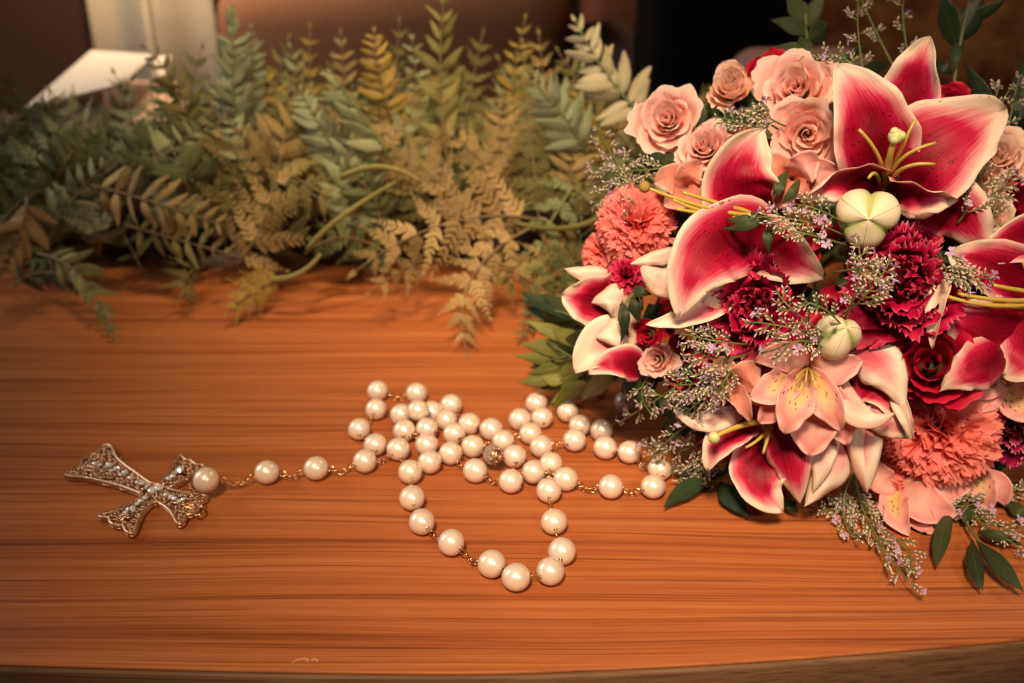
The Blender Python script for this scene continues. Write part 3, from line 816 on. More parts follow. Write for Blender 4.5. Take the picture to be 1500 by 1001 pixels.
# ---- buds
M['seam'] = simple('green_seam', (.34, .42, .12), .5)
def lobed_bud(px, py, Rpx, tilt, mat, label, lobes=3, elong=1.0, twist=0.0, off=0):
    Mx = frame_of(px, py, off, tilt, twist); R = Rpx*surf(px, py)/FPX
    o0 = link_obj('lily_bud', None, bq, Mx); o0['label'] = label; o0.empty_display_size = .01
    V, F, U = [], [], []; nu, nv = 48, 16
    for j in range(nv + 1):
        a_ = math.pi*j/nv
        for k in range(nu + 1):
            q = 2*math.pi*k/nu
            lob = abs(math.cos(q*lobes/2))**0.7
            rr = R*(0.76 + 0.34*lob*math.sin(a_)**.5)*math.sin(a_)**.95*(1 + .03*mnoise.noise(Vector((q*2, a_*3, px))))
            z = R*elong*math.cos(a_) - R*.10*(1-lob)*max(0, math.cos(a_)) + R*.16*math.exp(-a_*a_*7)
            V.append(Mx @ Vector((rr*math.cos(q), rr*math.sin(q), z))); U.append((0.5 + 0.5*(lob), 0.25))
    for j in range(nv):
        for k in range(nu):
            q_ = j*(nu+1) + k; F.append((q_, q_+nu+1, q_+nu+2, q_+1))
    mk('bud_body', V, F, M[mat], o0, U)
    b_ = MB()
    for L_ in range(lobes):
        q = math.pi*2*L_/lobes; path = []
        for j in range(8):
            a_ = math.pi*(.04 + .42*j/7); rr = R*(.76 + .34*math.sin(a_)**.5)*math.sin(a_)**.95; z = R*elong*math.cos(a_) - R*.004 + R*.16*math.exp(-a_*a_*7)
            path.append(Mx @ Vector((rr*math.cos(q), rr*math.sin(q), z)))
        b_.add(*tube(path, R*.014, 6)[:2])
    b_.build('seam', M['seam'], o0)
    return o0
M['bud_skin'] = petal_mat('bud_skin', [(0.0, (0.40, 0.48, 0.16)), (0.25, (0.64, 0.60, 0.36)), (0.55, (0.76, 0.67, 0.47)), (1.0, (0.80, 0.72, 0.55))], edge_noise=0.03, trans=0.05)
lobed_bud(1270, 318, 42, (0.05, -0.1), 'bud_skin', 'ivory three-lobed closed bud seen from its tip', twist=0.50, off=-8, elong=.75)
lobed_bud(1226, 494, 31, (0.3, 0.3), 'bud_skin', 'ivory closed bud between statice and the crimson rose', elong=1.25, twist=0.2, off=-6)
D6 = surf(1285, 590) - .006
f = flower('lily_bud', 1270, 570, 'half-open cream lily bud showing a crimson throat, above the coral carnation')
petal(f, [(1240, 515, 10), (1296, 540, -4), (1322, 600, -4)], 70, 'lily_pale', base=D6, cup=-.45, roll=-8)
petal(f, [(1250, 560, 8), (1290, 570, 2), (1312, 618, 0)], 62, base=D6, cup=.35)
petal(f, [(1238, 555, 4), (1262, 605, -10), (1312, 604, -10)], 46, 'lily_white', base=D6, cup=-.5, roll=-25)
petal(f, [(1262, 600, 6), (1305, 625, 0), (1337, 644, 2)], 40, 'lily_pale', base=D6, cup=-.3, roll=10)
petal(f, [(1308, 570, 4), (1324, 605, -6), (1337, 645, -2)], 24, 'lily_white', base=D6, cup=.3, roll=20)
f = flower('lily_bud', 1270, 650, 'long slim pale pink closed bud pointing down at the wood')
for r_, k in ((0, 1), (120, 2), (240, 3)):
    petal(f, [(1268, 596, 4), (1266, 655, -8), (1270, 722, -4)], 44, 'lily_white' if k < 3 else 'lily_pale', base=surf(1270, 650), cup=-.9, roll=(k-2)*30, ruffle=.02)

# ---- alstroemerias
def alstro(cx, cy, specs, label, mats=None):
    d = surf(cx, cy) - .005
    f = link_obj('alstroemeria', None, bq, Matrix.Translation(P(cx, cy, d))); f['label'] = label; f.empty_display_size = .01
    for (mx, my, tx, ty, W_, mat, roll, mo) in specs:
        petal(f, [(cx + (mx-cx)*.1, cy + (my-cy)*.1, 7), (mx, my, mo), (tx, ty, mo + 4)], W_, mat, 'tepal', base=d, cup=.25, roll=roll, ruffle=.16)
    return f, d
f, d = alstro(1182, 540, [(1138, 568, 1098, 582, 52, 'alstro_spot', 10, -2), (1164, 590, 1150, 636, 56, 'alstro_spot', -8, -6), (1208, 584, 1232, 632, 50, 'alstro_spot', 12, -6),
    (1150, 522, 1106, 530, 46, 'alstro', 0, 2), (1222, 540, 1264, 528, 50, 'alstro', 14, -3), (1190, 615, 1185, 668, 74, 'alstro', 0, 2), (1222, 600, 1240, 652, 54, 'alstro', 10, 1), (1140, 590, 1112, 620, 44, 'alstro', -15, 2)],
    'open alstroemeria with yellow speckled throat in the lower middle of the bouquet')
for k, (x, y) in enumerate(((1165, 556), (1180, 562), (1192, 560), (1200, 552))): filament(f, [(1184, 540, 4), ((x+1184)/2, 545, -8), (x, y, -12)], d, .0006)
f, d = alstro(1315, 715, [(1312, 745, 1332, 785, 46, 'alstro_spot', 12, -2), (1355, 738, 1402, 752, 58, 'alstro', -10, -4), (1350, 760, 1372, 778, 44, 'alstro', 8, -2), (1290, 700, 1282, 672, 40, 'alstro', 0, 4), (1370, 716, 1424, 720, 48, 'alstro', 12, 0)], 'pink alstroemeria hanging below the coral carnation, nearest the wood')
f, d = alstro(1425, 690, [(1440, 715, 1448, 752, 40, 'alstro_spot', 10, -2), (1462, 712, 1472, 742, 34, 'alstro', -10, 0), (1400, 705, 1384, 742, 44, 'alstro', 0, -2), (1395, 690, 1360, 700, 40, 'alstro', 10, 2)], 'smaller alstroemeria under the magenta carnation')
f, d = alstro(1470, 560, [(1430, 562, 1380, 552, 48, 'alstro', 10, -2), (1440, 585, 1412, 590, 40, 'alstro', -8, 0), (1500, 590, 1530, 600, 60, 'alstro_spot', 0, -4), (1490, 540, 1520, 520, 50, 'alstro', 0, 2)], 'alstroemeria at the right edge between the cut lily and the magenta carnation')
f, d = alstro(1075, 565, [(1062, 545, 1050, 522, 40, 'salmon', 0, -2), (1092, 552, 1112, 534, 50, 'salmon', 14, -4), (1085, 585, 1100, 618, 30, 'salmon', 20, -6), (1058, 572, 1048, 590, 40, 'salmon', -10, 0), (1105, 575, 1130, 590, 36, 'salmon', 12, -2)], 'salmon alstroemeria half hidden beside the statice')
f, d = alstro(1005, 275, [(985, 262, 958, 268, 46, 'salmon', 0, 0), (1010, 255, 1030, 240, 40, 'salmon', 10, 0), (992, 290, 972, 300, 36, 'salmon', 0, 2), (1020, 282, 1040, 300, 40, 'salmon', 0, 3)], 'small salmon alstroemeria under the peach roses')

f, d = alstro(1160, 262, [(1140, 246, 1122, 228, 40, 'salmon', 0, 0), (1178, 245, 1200, 236, 48, 'alstro', 10, -4), (1150, 282, 1138, 306, 40, 'salmon', 0, 0), (1180, 272, 1202, 290, 36, 'salmon', 10, 0), (1196, 250, 1232, 258, 40, 'alstro', 14, 2)], 'salmon alstroemeria between the two open lilies, under the peach roses')
# ---- roses
rose(976, 176, 60, 'peach', 17, (-.15, .25), 4, 1, label='large peach rose at the upper left of the bouquet')
rose(1030, 215, 48, 'peach', 16, (-.2, .5), 8, 2, label='peach rose tucked against the lily petal')
rose(1070, 128, 42, 'peach_light', 15, (-.1, .55), 4, 3, openness=.45, height=1.25, label='tall half-open peach rosebud')
rose(1166, 130, 66, 'peach', 17, (-.1, .35), 4, 4, label='largest peach rose, left of the big lily')
rose(1182, 196, 62, 'peach', 16, (.05, .0), 2, 5, label='peach rose below the largest one')
rose(1462, 228, 62, 'peach_light', 18, (.2, .4), 10, 6, label='apricot rose at the right behind the big lily')
rose(1425, 268, 50, 'peach_light', 16, (0, -.2), 8, 7, label='buff rose under the big lily petal')
rose(962, 528, 32, 'peach', 12, (-.3, -.1), 4, 8, label='small peach rosebud low at the left')
rose(1448, 318, 36, 'peach_light', 10, (0, -.2), 8, 29, label='small buff rose beside the right lily')
rose(1362, 534, 80, 'red_rose', 15, (.0, .12), -5, 9, openness=.75, label='deep red rose with spiralling petals at the right centre')
rose(1128, 112, 48, 'red_rose', 12, (0, .4), 22, 10, openness=.4, label='dark red rose behind the peach roses')
rose(1478, 300, 66, 'red_rose', 14, (.3, .2), 14, 11, openness=.5, label='dark red rose at the right edge above the cut lily')
rose(1060, 500, 56, 'red_rose', 16, (-.2, -.1), 14, 12, openness=.6, label='dark red rose behind the statice spray')
rose(1080, 590, 52, 'red_rose', 14, (-.2, -.2), 12, 13, openness=.6, label='dark red rose low between the lilies')
rose(950, 490, 26, 'red_rose', 9, (-.3, 0), 4, 14, openness=.3, label='small bright red bud at the left')
rose(1000, 540, 46, 'red_rose', 12, (-.2, -.2), 16, 15, openness=.5, label='dark red rose above the pearls')
rose(1390, 150, 40, 'red_rose', 10, (.2, .5), 24, 16, openness=.4, label='dark red rose behind the top lily petal')
rose(1088, 672, 34, 'red_rose', 10, (-.2, -.4), 12, 17, openness=.4, label='small dark red rose under the lowest lily')
# ---- carnations
carnation(928, 330, 62, 'coral', 14, 24, (-.35, .05), 2, 1, 'coral pink carnation at the left rim')
carnation(885, 372, 40, 'coral', 10, 10, (-.5, -.1), 10, 2, 'darker coral carnation half hidden at the left rim')
carnation(1375, 632, 90, 'coral', 20, 34, (.0, -.25), 4, 3, 'large frilly coral carnation at the bottom right')
rose(1318, 416, 98, 'crimson_carn', 22, (-.05, .1), -4, 34, openness=.6, serr=.05, name='carnation', label='large crimson carnation with pale serrated edges in the middle')
rose(1108, 448, 80, 'crimson_carn', 18, (-.1, .0), 2, 35, openness=.6, serr=.05, name='carnation', label='crimson carnation left of centre beneath the lily')
rose(1486, 630, 66, 'magenta_carn', 16, (.05, .0), -4, 36, openness=.6, serr=.06, name='carnation', label='magenta carnation with pale pink edges at the right edge')
carnation(918, 405, 32, 'crimson_carn', 8, 10, (-.3, .1), 2, 7, 'small crimson carnation among the pale lily petals')
carnation(1350, 352, 34, 'crimson_carn', 6, 10, (.1, .3), 8, 8, 'small crimson carnation under the lily')
carnation(1300, 690, 50, 'coral', 8, 14, (0, -.3), 12, 9, 'pale coral carnation behind the slim bud')

# ---- statice sprigs
def statice(pts, n_br=9, blen=26, label=None, seed=0, dens=1.0, lilac=0.08):
    """pts: (px,py,offset mm)"""
    r_ = random.Random(seed + 900)
    path = bez([S(x, y, o) for x, y, o in pts], 16)
    sg = MB(); sg.add(*tube(path, .00045, 5, .00025)[:2])
    st = sg.build('statice_sprig', M['stem'], bq)
    if label: st['label'] = label
    body = MB(); lil = MB(); tw = MB()
    for k in range(n_br):
        t = 0.22 + 0.78*(k + r_.random()*.6)/n_br; t = min(t, .999)
        i = t*15; a_ = path[int(i)].lerp(path[min(15, int(i)+1)], i - int(i))
        tg = (path[min(15, int(i)+1)] - path[max(0, int(i)-1)]).normalized()
        side = (tg.cross(TOW).normalized()*(1 if k % 2 else -1)*r_.uniform(.6, 1.2) + TOW*r_.uniform(-.4, .7))
        if k == n_br-1: side = side*.15
        L = blen*r_.uniform(.6, 1.15)*(1.15 - .5*t)*.4/FPX
        d1 = (tg*.75 + side*.9).normalized()
        e = a_ + d1*L + tg*L*.25
        if e.z < .0022: e.z = .0022 + r_.random()*.003
        bp = bez([a_, a_ + d1*L*.55, e], 8); tw.add(*tube(bp, .00028, 4)[:2])
        m = max(3, int(L/.00088*dens))
        for q in range(m):
            u = .25 + .75*q/m; j = u*7; c = bp[int(j)].lerp(bp[min(7, int(j)+1)], j - int(j))
            bt = (bp[min(7, int(j)+1)] - bp[int(j)]).normalized()
            sd = bt.cross(TOW).normalized()*(1 if q % 2 else -1)
            dd = (bt*.9 + sd*r_.uniform(.35, .8) + TOW*r_.uniform(-.1, .6)).normalized()
            l = r_.uniform(.0019, .0031); wv = l*.155
            x_ = dd.cross(Vector((.3, .5, .8))).normalized(); y_ = dd.cross(x_)
            c = Vector((c.x, c.y, max(c.z, .0012)))
            V = [c] + [c + dd*l*.62 + (x_*math.cos(g) + y_*math.sin(g))*wv for g in (0, 1.257, 2.513, 3.77, 5.027)] + [c + dd*l]
            F = [(0, 1+(g+1) % 5, 1+g) for g in range(5)] + [(6, 1+g, 1+(g+1) % 5) for g in range(5)]
            if r_.random() < lilac:
                for g in range(5):     # a small open lilac flower
                    an = g*1.257 + r_.random(); pv = (x_*math.cos(an) + y_*math.sin(an)); pw_ = pv.cross(dd)
                    t0 = c + dd*l
                    lil.add([t0, t0 + pv*l*.55 + pw_*l*.28 + dd*l*.2, t0 + pv*l*.8 + dd*l*.15, t0 + pv*l*.55 - pw_*l*.28 + dd*l*.2], [(0, 1, 2, 3)])
            body.add(V, F, [(.5, 0)] + [(.5, .62)]*5 + [(.5, 1)])
    o = body.build('calyxes', M['floret'], st, False); o['kind'] = 'stuff'
    if lil.V: o = lil.build('florets', M['floret_lilac'], st, False); o['kind'] = 'stuff'
    o = tw.build('twigs', M['stem'], st); o['kind'] = 'stuff'
ST = [
 ([(935, 262, 6), (900, 232, 0), (876, 186, 2)], 9, 30), ([(940, 268, 4), (905, 258, -4), (860, 238, 0)], 8, 26), ([(960, 275, 4), (915, 275, -4), (872, 295, -2)], 9, 28),
 ([(955, 285, 2), (920, 300, -6), (880, 300, -4)], 8, 24), ([(1000, 240, 2), (960, 248, -6), (925, 250, -4)], 9, 26),
 ([(1130, 205, 0), (1095, 185, -8), (1050, 172, -6)], 11, 22), ([(1140, 190, 0), (1110, 180, -8), (1078, 198, -8)], 8, 20), ([(1150, 185, -2), (1125, 172, -10), (1110, 160, -10)], 6, 20),
 ([(1235, 345, -4), (1180, 325, -20), (1110, 318, -18)], 13, 24), ([(1240, 360, -4), (1190, 345, -20), (1140, 335, -18)], 9, 20), ([(1240, 330, -4), (1200, 308, -18), (1165, 300, -16)], 10, 26),
  ([(1235, 470, -4), (1258, 410, -22), (1255, 350, -16)], 10, 20), ([(1235, 460, -4), (1270, 430, -22), (1300, 390, -18)], 13, 28),
  ([(1220, 400, -4), (1260, 395, -22), (1285, 402, -18)], 10, 24),
 ([(1225, 500, 0), (1170, 462, -20), (1140, 430, -18)], 9, 20), ([(1220, 500, 0), (1165, 482, -20), (1100, 472, -18)], 11, 22), ([(1215, 520, 0), (1180, 500, -18), (1130, 515, -16)], 12, 28),
   ([(1250, 500, -4), (1210, 455, -20), (1170, 445, -18)], 9, 20),
 ([(1100, 505, 0), (1050, 500, -12), (1005, 490, -8)], 13, 28), ([(1095, 520, 0), (1050, 525, -12), (1020, 512, -8)], 12, 28), ([(1090, 535, 0), (1030, 560, -12), (980, 562, -8)], 14, 30),
 ([(1085, 540, 0), (1040, 575, -12), (1000, 610, -8)], 14, 28), ([(1080, 530, 0), (1060, 560, -12), (1040, 590, -8)], 10, 24),
 ([(1300, 250, 16), (1262, 90, 8), (1258, -5, 4)], 9, 30), ([(1280, 130, 14), (1240, 88, 8), (1205, 82, 6)], 7, 22), ([(1350, 180, 26), (1325, 50, 14), (1325, -5, 10)], 6, 26), ([(1320, 120, 24), (1275, 30, 16), (1262, -5, 12)], 5, 24),
 ([(1470, 230, 14), (1482, 160, 6), (1494, 110, 4)], 7, 26), ([(1400, 250, 14), (1448, 165, 10), (1462, 128, 8)], 6, 22),
 ([(1400, 330, -4), (1425, 290, -14), (1455, 215, -8)], 10, 24), ([(1430, 300, -4), (1460, 280, -12), (1492, 262, -8)], 10, 24), ([(1370, 380, -4), (1400, 400, -18), (1448, 408, -14)], 12, 26), ([(1390, 370, -4), (1402, 385, -18), (1410, 420, -14)], 9, 24), ([(1440, 350, -4), (1456, 310, -14), (1460, 290, -12)], 6, 20),
 ([(1255, 690, 4), (1270, 760, 0), (1338, 860, 0)], 15, 34), ([(1250, 690, 4), (1262, 740, 0), (1302, 830, 0)], 12, 32), ([(1262, 700, 4), (1240, 735, 2), (1200, 748, 2)], 9, 26), ([(1250, 690, 4), (1235, 750, 2), (1258, 790, 0)], 12, 28),
 ([(1290, 770, 2), (1330, 810, 0), (1330, 835, 0)], 8, 22), ([(1340, 740, 4), (1400, 742, -2), (1440, 735, -2)], 12, 26), ([(1380, 720, 4), (1430, 760, 0), (1490, 800, 0)], 12, 24), ([(1400, 740, 4), (1460, 770, 0), (1505, 770, 0)], 9, 24), ([(1440, 700, 4), (1475, 720, 0), (1505, 710, 0)], 9, 24),
 ([(1060, 620, 4), (1000, 660, 0), (950, 655, 0)], 10, 26), ([(1070, 640, 4), (1020, 690, 0), (985, 690, 0)], 9, 26), ([(1040, 600, 4), (985, 640, 0), (948, 680, 0)], 10, 24), ([(1000, 560, 6), (955, 590, 4), (905, 620, 4)], 7, 24), ([(960, 540, 6), (940, 575, 4), (958, 610, 4)], 6, 22), ([(1060, 650, 4), (1035, 680, 0), (1025, 708, 0)], 8, 22),
]
for k, (pts, nb, bl) in enumerate(ST): statice(pts, nb, bl, seed=k, dens=1.0)

# ---- leaf sprigs
def leafspray(stem, leaves, mat='leaf_dark', label=None, fold=0.18, offs=None):
    path = [S(x, y, o) for x, y, o in stem]
    b_ = MB(); b_.add(*tube(bez(path, 10), .0008, 6, .0005)[:2])
    st = b_.build('leaf_sprig', M['stem'], bq)
    if label: st['label'] = label
    for bx, by, tx, ty, W_, o in leaves:
        petal_id[0] += 1
        mx, my = (bx+tx)/2 + rnd.uniform(-6, 6), (by+ty)/2 + rnd.uniform(-5, 5)
        P3 = [S(bx, by, o), S(mx, my, o - 3), S(tx, ty, o + 2)]
        V, F, U = blade(P3, W_*.78*surf(mx, my)/FPX, 'leaf', rnd.uniform(-18, 18), 0.0, .04, 2, 8, 16, petal_id[0], .0003, fold=fold)
        V = [Vector((v.x, v.y, max(v.z, .0006))) for v in V]
        mk('leaf', V, F, M[mat], st, U)
leafspray([(1190, 120, 26), (1182, 60, 20), (1180, 5, 18)], [(1180, 35, 1150, -15, 34, 16), (1182, 40, 1212, -10, 34, 14), (1178, 52, 1128, 30, 30, 14), (1184, 60, 1215, 35, 44, 18), (1182, 72, 1130, 68, 30, 14), (1186, 76, 1172, 52, 26, 12), (1190, 82, 1235, 100, 26, 18)], 'leaf_mid', 'green leaf sprig standing at the top of the bouquet')
leafspray([(1390, 190, 30), (1402, 90, 24), (1420, 0, 22)], [(1402, 70, 1380, -10, 42, 20), (1404, 60, 1440, -12, 46, 20), (1398, 100, 1412, 50, 22, 18), (1396, 108, 1372, 88, 22, 18), (1410, 30, 1475, -5, 24, 22)], 'leaf_dark', 'dark leaf sprig at the top right')
leafspray([(1440, 250, 22), (1450, 190, 20), (1480, 130, 16)], [(1452, 170, 1412, 90, 32, 18), (1490, 180, 1502, 80, 44, 14), (1460, 190, 1495, 160, 30, 12), (1448, 180, 1500, 185, 34, 14)], 'leaf_dark')
leafspray([(1400, 740, 8), (1418, 770, 2), (1440, 800, 0)], [(1395, 745, 1372, 832, 30, 2), (1380, 740, 1368, 775, 18, 4), (1424, 790, 1440, 866, 28, 1), (1430, 792, 1500, 868, 32, 0), (1432, 780, 1500, 800, 22, 2), (1410, 765, 1440, 745, 24, 2), (1470, 735, 1500, 760, 26, 4)], 'leaf_mid', 'leaf sprig spread on the wood at the lower right')
leafspray([(1100, 680, 8), (1060, 700, 2), (1020, 710, 0)], [(1045, 700, 972, 744, 34, 2), (1055, 705, 1098, 758, 40, 2), (1050, 690, 985, 690, 34, 4), (1062, 690, 1000, 722, 30, 6), (1150, 730, 1170, 752, 22, 2), (1100, 700, 1086, 720, 30, 8)], 'leaf_dark', 'dark leaf sprig beneath the lowest lily')
leafspray([(930, 560, 8), (870, 540, 4), (800, 500, 4)], [(880, 520, 806, 592, 36, 2), (860, 560, 810, 598, 30, 0), (850, 500, 770, 470, 30, 6), (850, 530, 752, 520, 34, 8), (840, 545, 760, 560, 30, 6), (860, 510, 780, 440, 26, 10), (830, 555, 790, 545, 28, 4)], 'leaf_olive', 'yellowish green leaf sprig at the lower left of the bouquet')
leafspray([(920, 500, 14), (860, 470, 12), (790, 450, 12)], [(900, 490, 820, 450, 34, 12), (870, 475, 790, 430, 30, 14), (850, 470, 772, 478, 34, 12), (840, 465, 765, 450, 30, 14), (880, 490, 805, 520, 38, 8), (860, 500, 775, 540, 34, 8), (900, 520, 830, 545, 40, 6), (820, 460, 760, 425, 26, 14), (910, 470, 850, 415, 34, 12), (900, 440, 835, 385, 32, 14)], 'leaf_mid', 'muted green leaf sprig filling the gap between ferns and pale lily')
leafspray([(930, 540, 10), (870, 520, 8), (800, 530, 6)], [(880, 525, 812, 560, 36, 4), (860, 530, 785, 575, 30, 3), (840, 520, 762, 505, 34, 8), (830, 530, 770, 548, 28, 5), (870, 505, 800, 480, 32, 8), (900, 545, 850, 590, 34, 3)], 'leaf_olive')
leafspray([(950, 560, 10), (925, 550, 6), (900, 560, 4)], [(930, 540, 876, 560, 40, 6), (935, 550, 925, 600, 44, 6), (940, 560, 968, 605, 40, 8), (900, 480, 760, 440, 30, 16), (880, 480, 790, 490, 34, 18), (1000, 590, 1040, 640, 44, 10), (985, 580, 985, 640, 36, 10)], 'leaf_dark')
leafspray([(930, 430, 2), (914, 450, -6), (912, 480, -8)], [(925, 425, 955, 432, 22, -6), (914, 445, 908, 505, 16, -10), (912, 440, 922, 495, 18, -8), (935, 435, 938, 475, 26, -4), (908, 445, 902, 470, 10, -8)], 'leaf_mid', 'small green leaves hanging over the crimson carnation at the left')
leafspray([(1150, 340, -4), (1125, 325, -14), (1100, 318, -16)], [(1118, 318, 1056, 336, 20, -16), (1120, 316, 1062, 320, 18, -14), (1130, 325, 1100, 308, 18, -14), (1128, 330, 1126, 372, 20, -12), (1140, 290, 1158, 250, 22, -8), (1145, 300, 1172, 262, 18, -8)], 'leaf_mid', 'small pointed green leaves over the heart of the side-facing lily')
leafspray([(1405, 600, 8), (1400, 585, 4), (1410, 575, 2)], [(1400, 570, 1455, 600, 46, 4), (1395, 590, 1440, 640, 44, 6), (1420, 600, 1480, 590, 36, 6)], 'leaf_dark')
leafspray([(1230, 70, 30), (1245, 90, 26), (1262, 80, 24)], [(1235, 90, 1275, 68, 18, 22), (1240, 100, 1222, 78, 20, 22)], 'leaf_dark')

# hidden heart of the bouquet: close-set dark leaves and red petals behind the blooms
r3 = random.Random(21); fb = MB(); fr_ = MB()
for k in range(760):
    q = r3.uniform(0, 2*math.pi); rr = math.sqrt(r3.random())*.90
    x, y = BC[0] + 400*rr*math.cos(q), BC[1] + 350*rr*math.sin(q)
    if y > 700 or x > 1620: continue
    o = r3.uniform(11, 32); a_ = r3.uniform(0, 6.28); L = r3.uniform(25, 45)
    P3 = [S(x, y, o + 6), S(x + L*math.cos(a_)*.5, y + L*math.sin(a_)*.5, o - 2), S(x + L*math.cos(a_), y + L*math.sin(a_), o + 4)]
    V, F, U = blade(P3, r3.uniform(22, 36)*.42/FPX, 'leaf', r3.uniform(-40, 40), .1, .05, 2, 4, 7, k, 0, fold=.15)
    V = [Vector((v.x, v.y, max(v.z, .0006))) for v in V]
    (fr_ if r3.random() < .5 and rr < .8 else fb).add(V, F, U)
props(fb.build('filler_leaves', M['leaf_dark'], bq), kind='stuff')
props(fr_.build('filler_petals', M['red_rose'], bq), kind='stuff')
# stems bound behind
b = MB()
for k in range(26):
    q = k*2.399; rr = .012*math.sqrt(k/26)
    s0 = Vector((.10 + .0, .46, .060)) + RIGHT*0.05*math.cos(q)*(k/26) + Vector((.03, 0, .03*math.sin(q)*(k/26)))
    b.add(*tube(bez([s0, Vector((.175 + rr*math.cos(q), .53, .045 + rr*math.sin(q))), Vector((.24 + rr*2*math.cos(q), .60, .038 + rr*2*math.sin(q)))], 8), .0016, 6)[:2])
props(b.build('stems', M['stem'], bq), kind='stuff')

# ------------------------------------------------------------------ fern garland
gar = thing('fern_garland', T(430, 400), 'artificial fern garland of tan, olive and blue-green fronds lying along the table behind the rosary', 'garland')
def pinna_sword(seed, n=9):
    r_ = random.Random(seed); V, F, U = [], [], []
    bend = r_.uniform(-.16, .16); droop = r_.uniform(.0, .28); cr = r_.uniform(.0, .05)
    for j in range(n*2 + 1):
        t = j/(n*2); hw = 0.165*math.sin(math.pi*min(1, t**.75*.97 + .02))**.8 + .012
        if j % 2: hw *= .74
        z = -droop*t*t + cr*math.sin(t*7 + seed); yb = bend*t*t
        V += [(t, yb - hw, z - .04), (t, yb - hw*.5, z + .014), (t, yb, z - .014), (t, yb + hw*.5, z + .014), (t + .03, yb + hw, z - .03)]
        U += [(0, t), (.25, t), (.5, t), (.75, t), (1, t)]
    for j in range(n*2):
        for i in range(4): a_ = j*5 + i; F.append((a_, a_+5, a_+6, a_+1))
    return V, F, U
def pinna_lace(seed, n=8):
    r_ = random.Random(seed); V, F, U = [], [], []
    def add(vs, us, fs):
        o = len(V); V.extend(vs); U.extend(us); F.extend(tuple(i + o for i in f) for f in fs)
    add([(0, -.014, 0), (1, -.004, -.1), (1, .004, -.1), (0, .014, 0)], [(.5, 0), (.5, 1), (.5, 1), (.5, 0)], [(0, 1, 2, 3)])
    for k in range(n + 1):
        t = (k + .4)/(n + .6)
        for sd in (-1, 1):
            L = (.31*(1 - t)**.75 + .045)*r_.uniform(.80, 1.12)
            if k == n: L = .12
            an = math.radians(r_.uniform(44, 70)) if k < n else math.radians(18)
            dx, dy = math.cos(an), math.sin(an)*sd; nx, ny = -dy, dx
            zb = -.1*t*t
            pts = []; prof = [(.0, .10), (.18, .30), (.30, .16), (.45, .36), (.58, .18), (.72, .30), (.84, .12), (1.0, .05)]
            for s_, h in prof: pts.append((s_, h))
            vs, us = [], []
            for s_, h in pts:
                for hh in (-h, 0, h):
                    z = zb + r_.uniform(-.008, .008) + .02*(1 - abs(hh)*3) - .05*s_*L
                    vs.append((t + dx*s_*L + nx*hh*L*.62, dy*s_*L + ny*hh*L*.62, z)); us.append((.5 + hh*.9, s_))
            fs = []
            for j in range(len(pts) - 1):
                for i in range(2): a_ = j*3 + i; fs.append((a_, a_+3, a_+4, a_+1) if sd > 0 else (a_, a_+1, a_+4, a_+3))
            add(vs, us, fs)
    return V, F, U
PINNA = {}
for kind_, fn in (('S', pinna_sword), ('L', pinna_lace)):
    PINNA[kind_] = [fn(s_) for s_ in range(7)]
pin_me = {}
leaf_count = [0]
def frond(spine, kind, lpx, mat, n=14, singles=True, seed=0, ang=62, sides=(1, -1), roll=0, wob=1.0, label=None, start=.14, acc=None, wide=1.0):
    r_ = random.Random(seed + 3000)
    path = bez([P(x, y, d) for x, y, d in spine], 24)
    path = [Vector((p.x, p.y, max(p.z, .0015))) for p in path]
    dm = spine[len(spine)//2][2]
    L0 = lpx*dm/FPX
    own = acc is None
    if own:
        b_ = MB(); b_.add(*tube(path, .0010, 6, .0004)[:2]); fo = b_.build('frond', M['stem_brown'] if mat in ('fern_tan', 'fern_yellow', 'fern_olive') else M['stem'], gar)
        if label: fo['label'] = label
        rest = MB()
    else: acc[1].add(*tube(path, .0009, 4, .0004)[:2]); rest = acc[0]
    for k in range(n):
        t = start + (1 - start)*k/(n - 1)*.985; i = t*23; i0 = int(i)
        c = path[i0].lerp(path[min(23, i0+1)], i - i0)
        tg = (path[min(23, i0+1)] - path[max(0, i0-1)]).normalized()
        nrm = (C0 - c).normalized()
        nrm = (nrm - tg*nrm.dot(tg)).normalized()
        if roll: nrm = Matrix.Rotation(math.radians(roll), 3, tg) @ nrm
        prof = (math.sin(math.pi*min(1, .30 + t*.66))**.75)
        for sd in sides:
            l = L0*prof*r_.uniform(.78, 1.12)
            an = math.radians(ang - 22*t + r_.uniform(-12, 12)*wob)*sd
            if k == n-1: an *= .15
            sdv = nrm.cross(tg)
            d = (tg*math.cos(an) + sdv*math.sin(an)).normalized()
            n2 = Matrix.Rotation(r_.uniform(-.6, .6)*wob, 3, d) @ nrm
            d = (d + n2*r_.uniform(-.4, .22)*wob).normalized()
            y_ = n2.cross(d).normalized(); z_ = d.cross(y_)
            if c.z + d.z*l < .002: d.z = (.002 - c.z)/max(l, 1e-5)
            Mx = Matrix(((d.x, y_.x, z_.x, c.x), (d.y, y_.y, z_.y, c.y), (d.z, y_.z, z_.z, c.z), (0, 0, 0, 1))) @ Matrix.Diagonal((l, l*wide, l, 1))
            vi = r_.randrange(7)
            if own and singles and leaf_count[0] < 295:
                key = (kind, vi, mat)
                if key not in pin_me:
                    V, F, U = PINNA[kind][vi]; pin_me[key] = mesh_data('leaflet', V, F, M[mat], U)
                link_obj('leaflet', pin_me[key], fo, Mx); leaf_count[0] += 1
            else:
                V, F, U = PINNA[kind][vi]
                rest.add([Mx @ Vector(v) for v in V], F, U)
    if own and rest.V: o = rest.build('leaflets', M[mat], fo); o['kind'] = 'stuff'

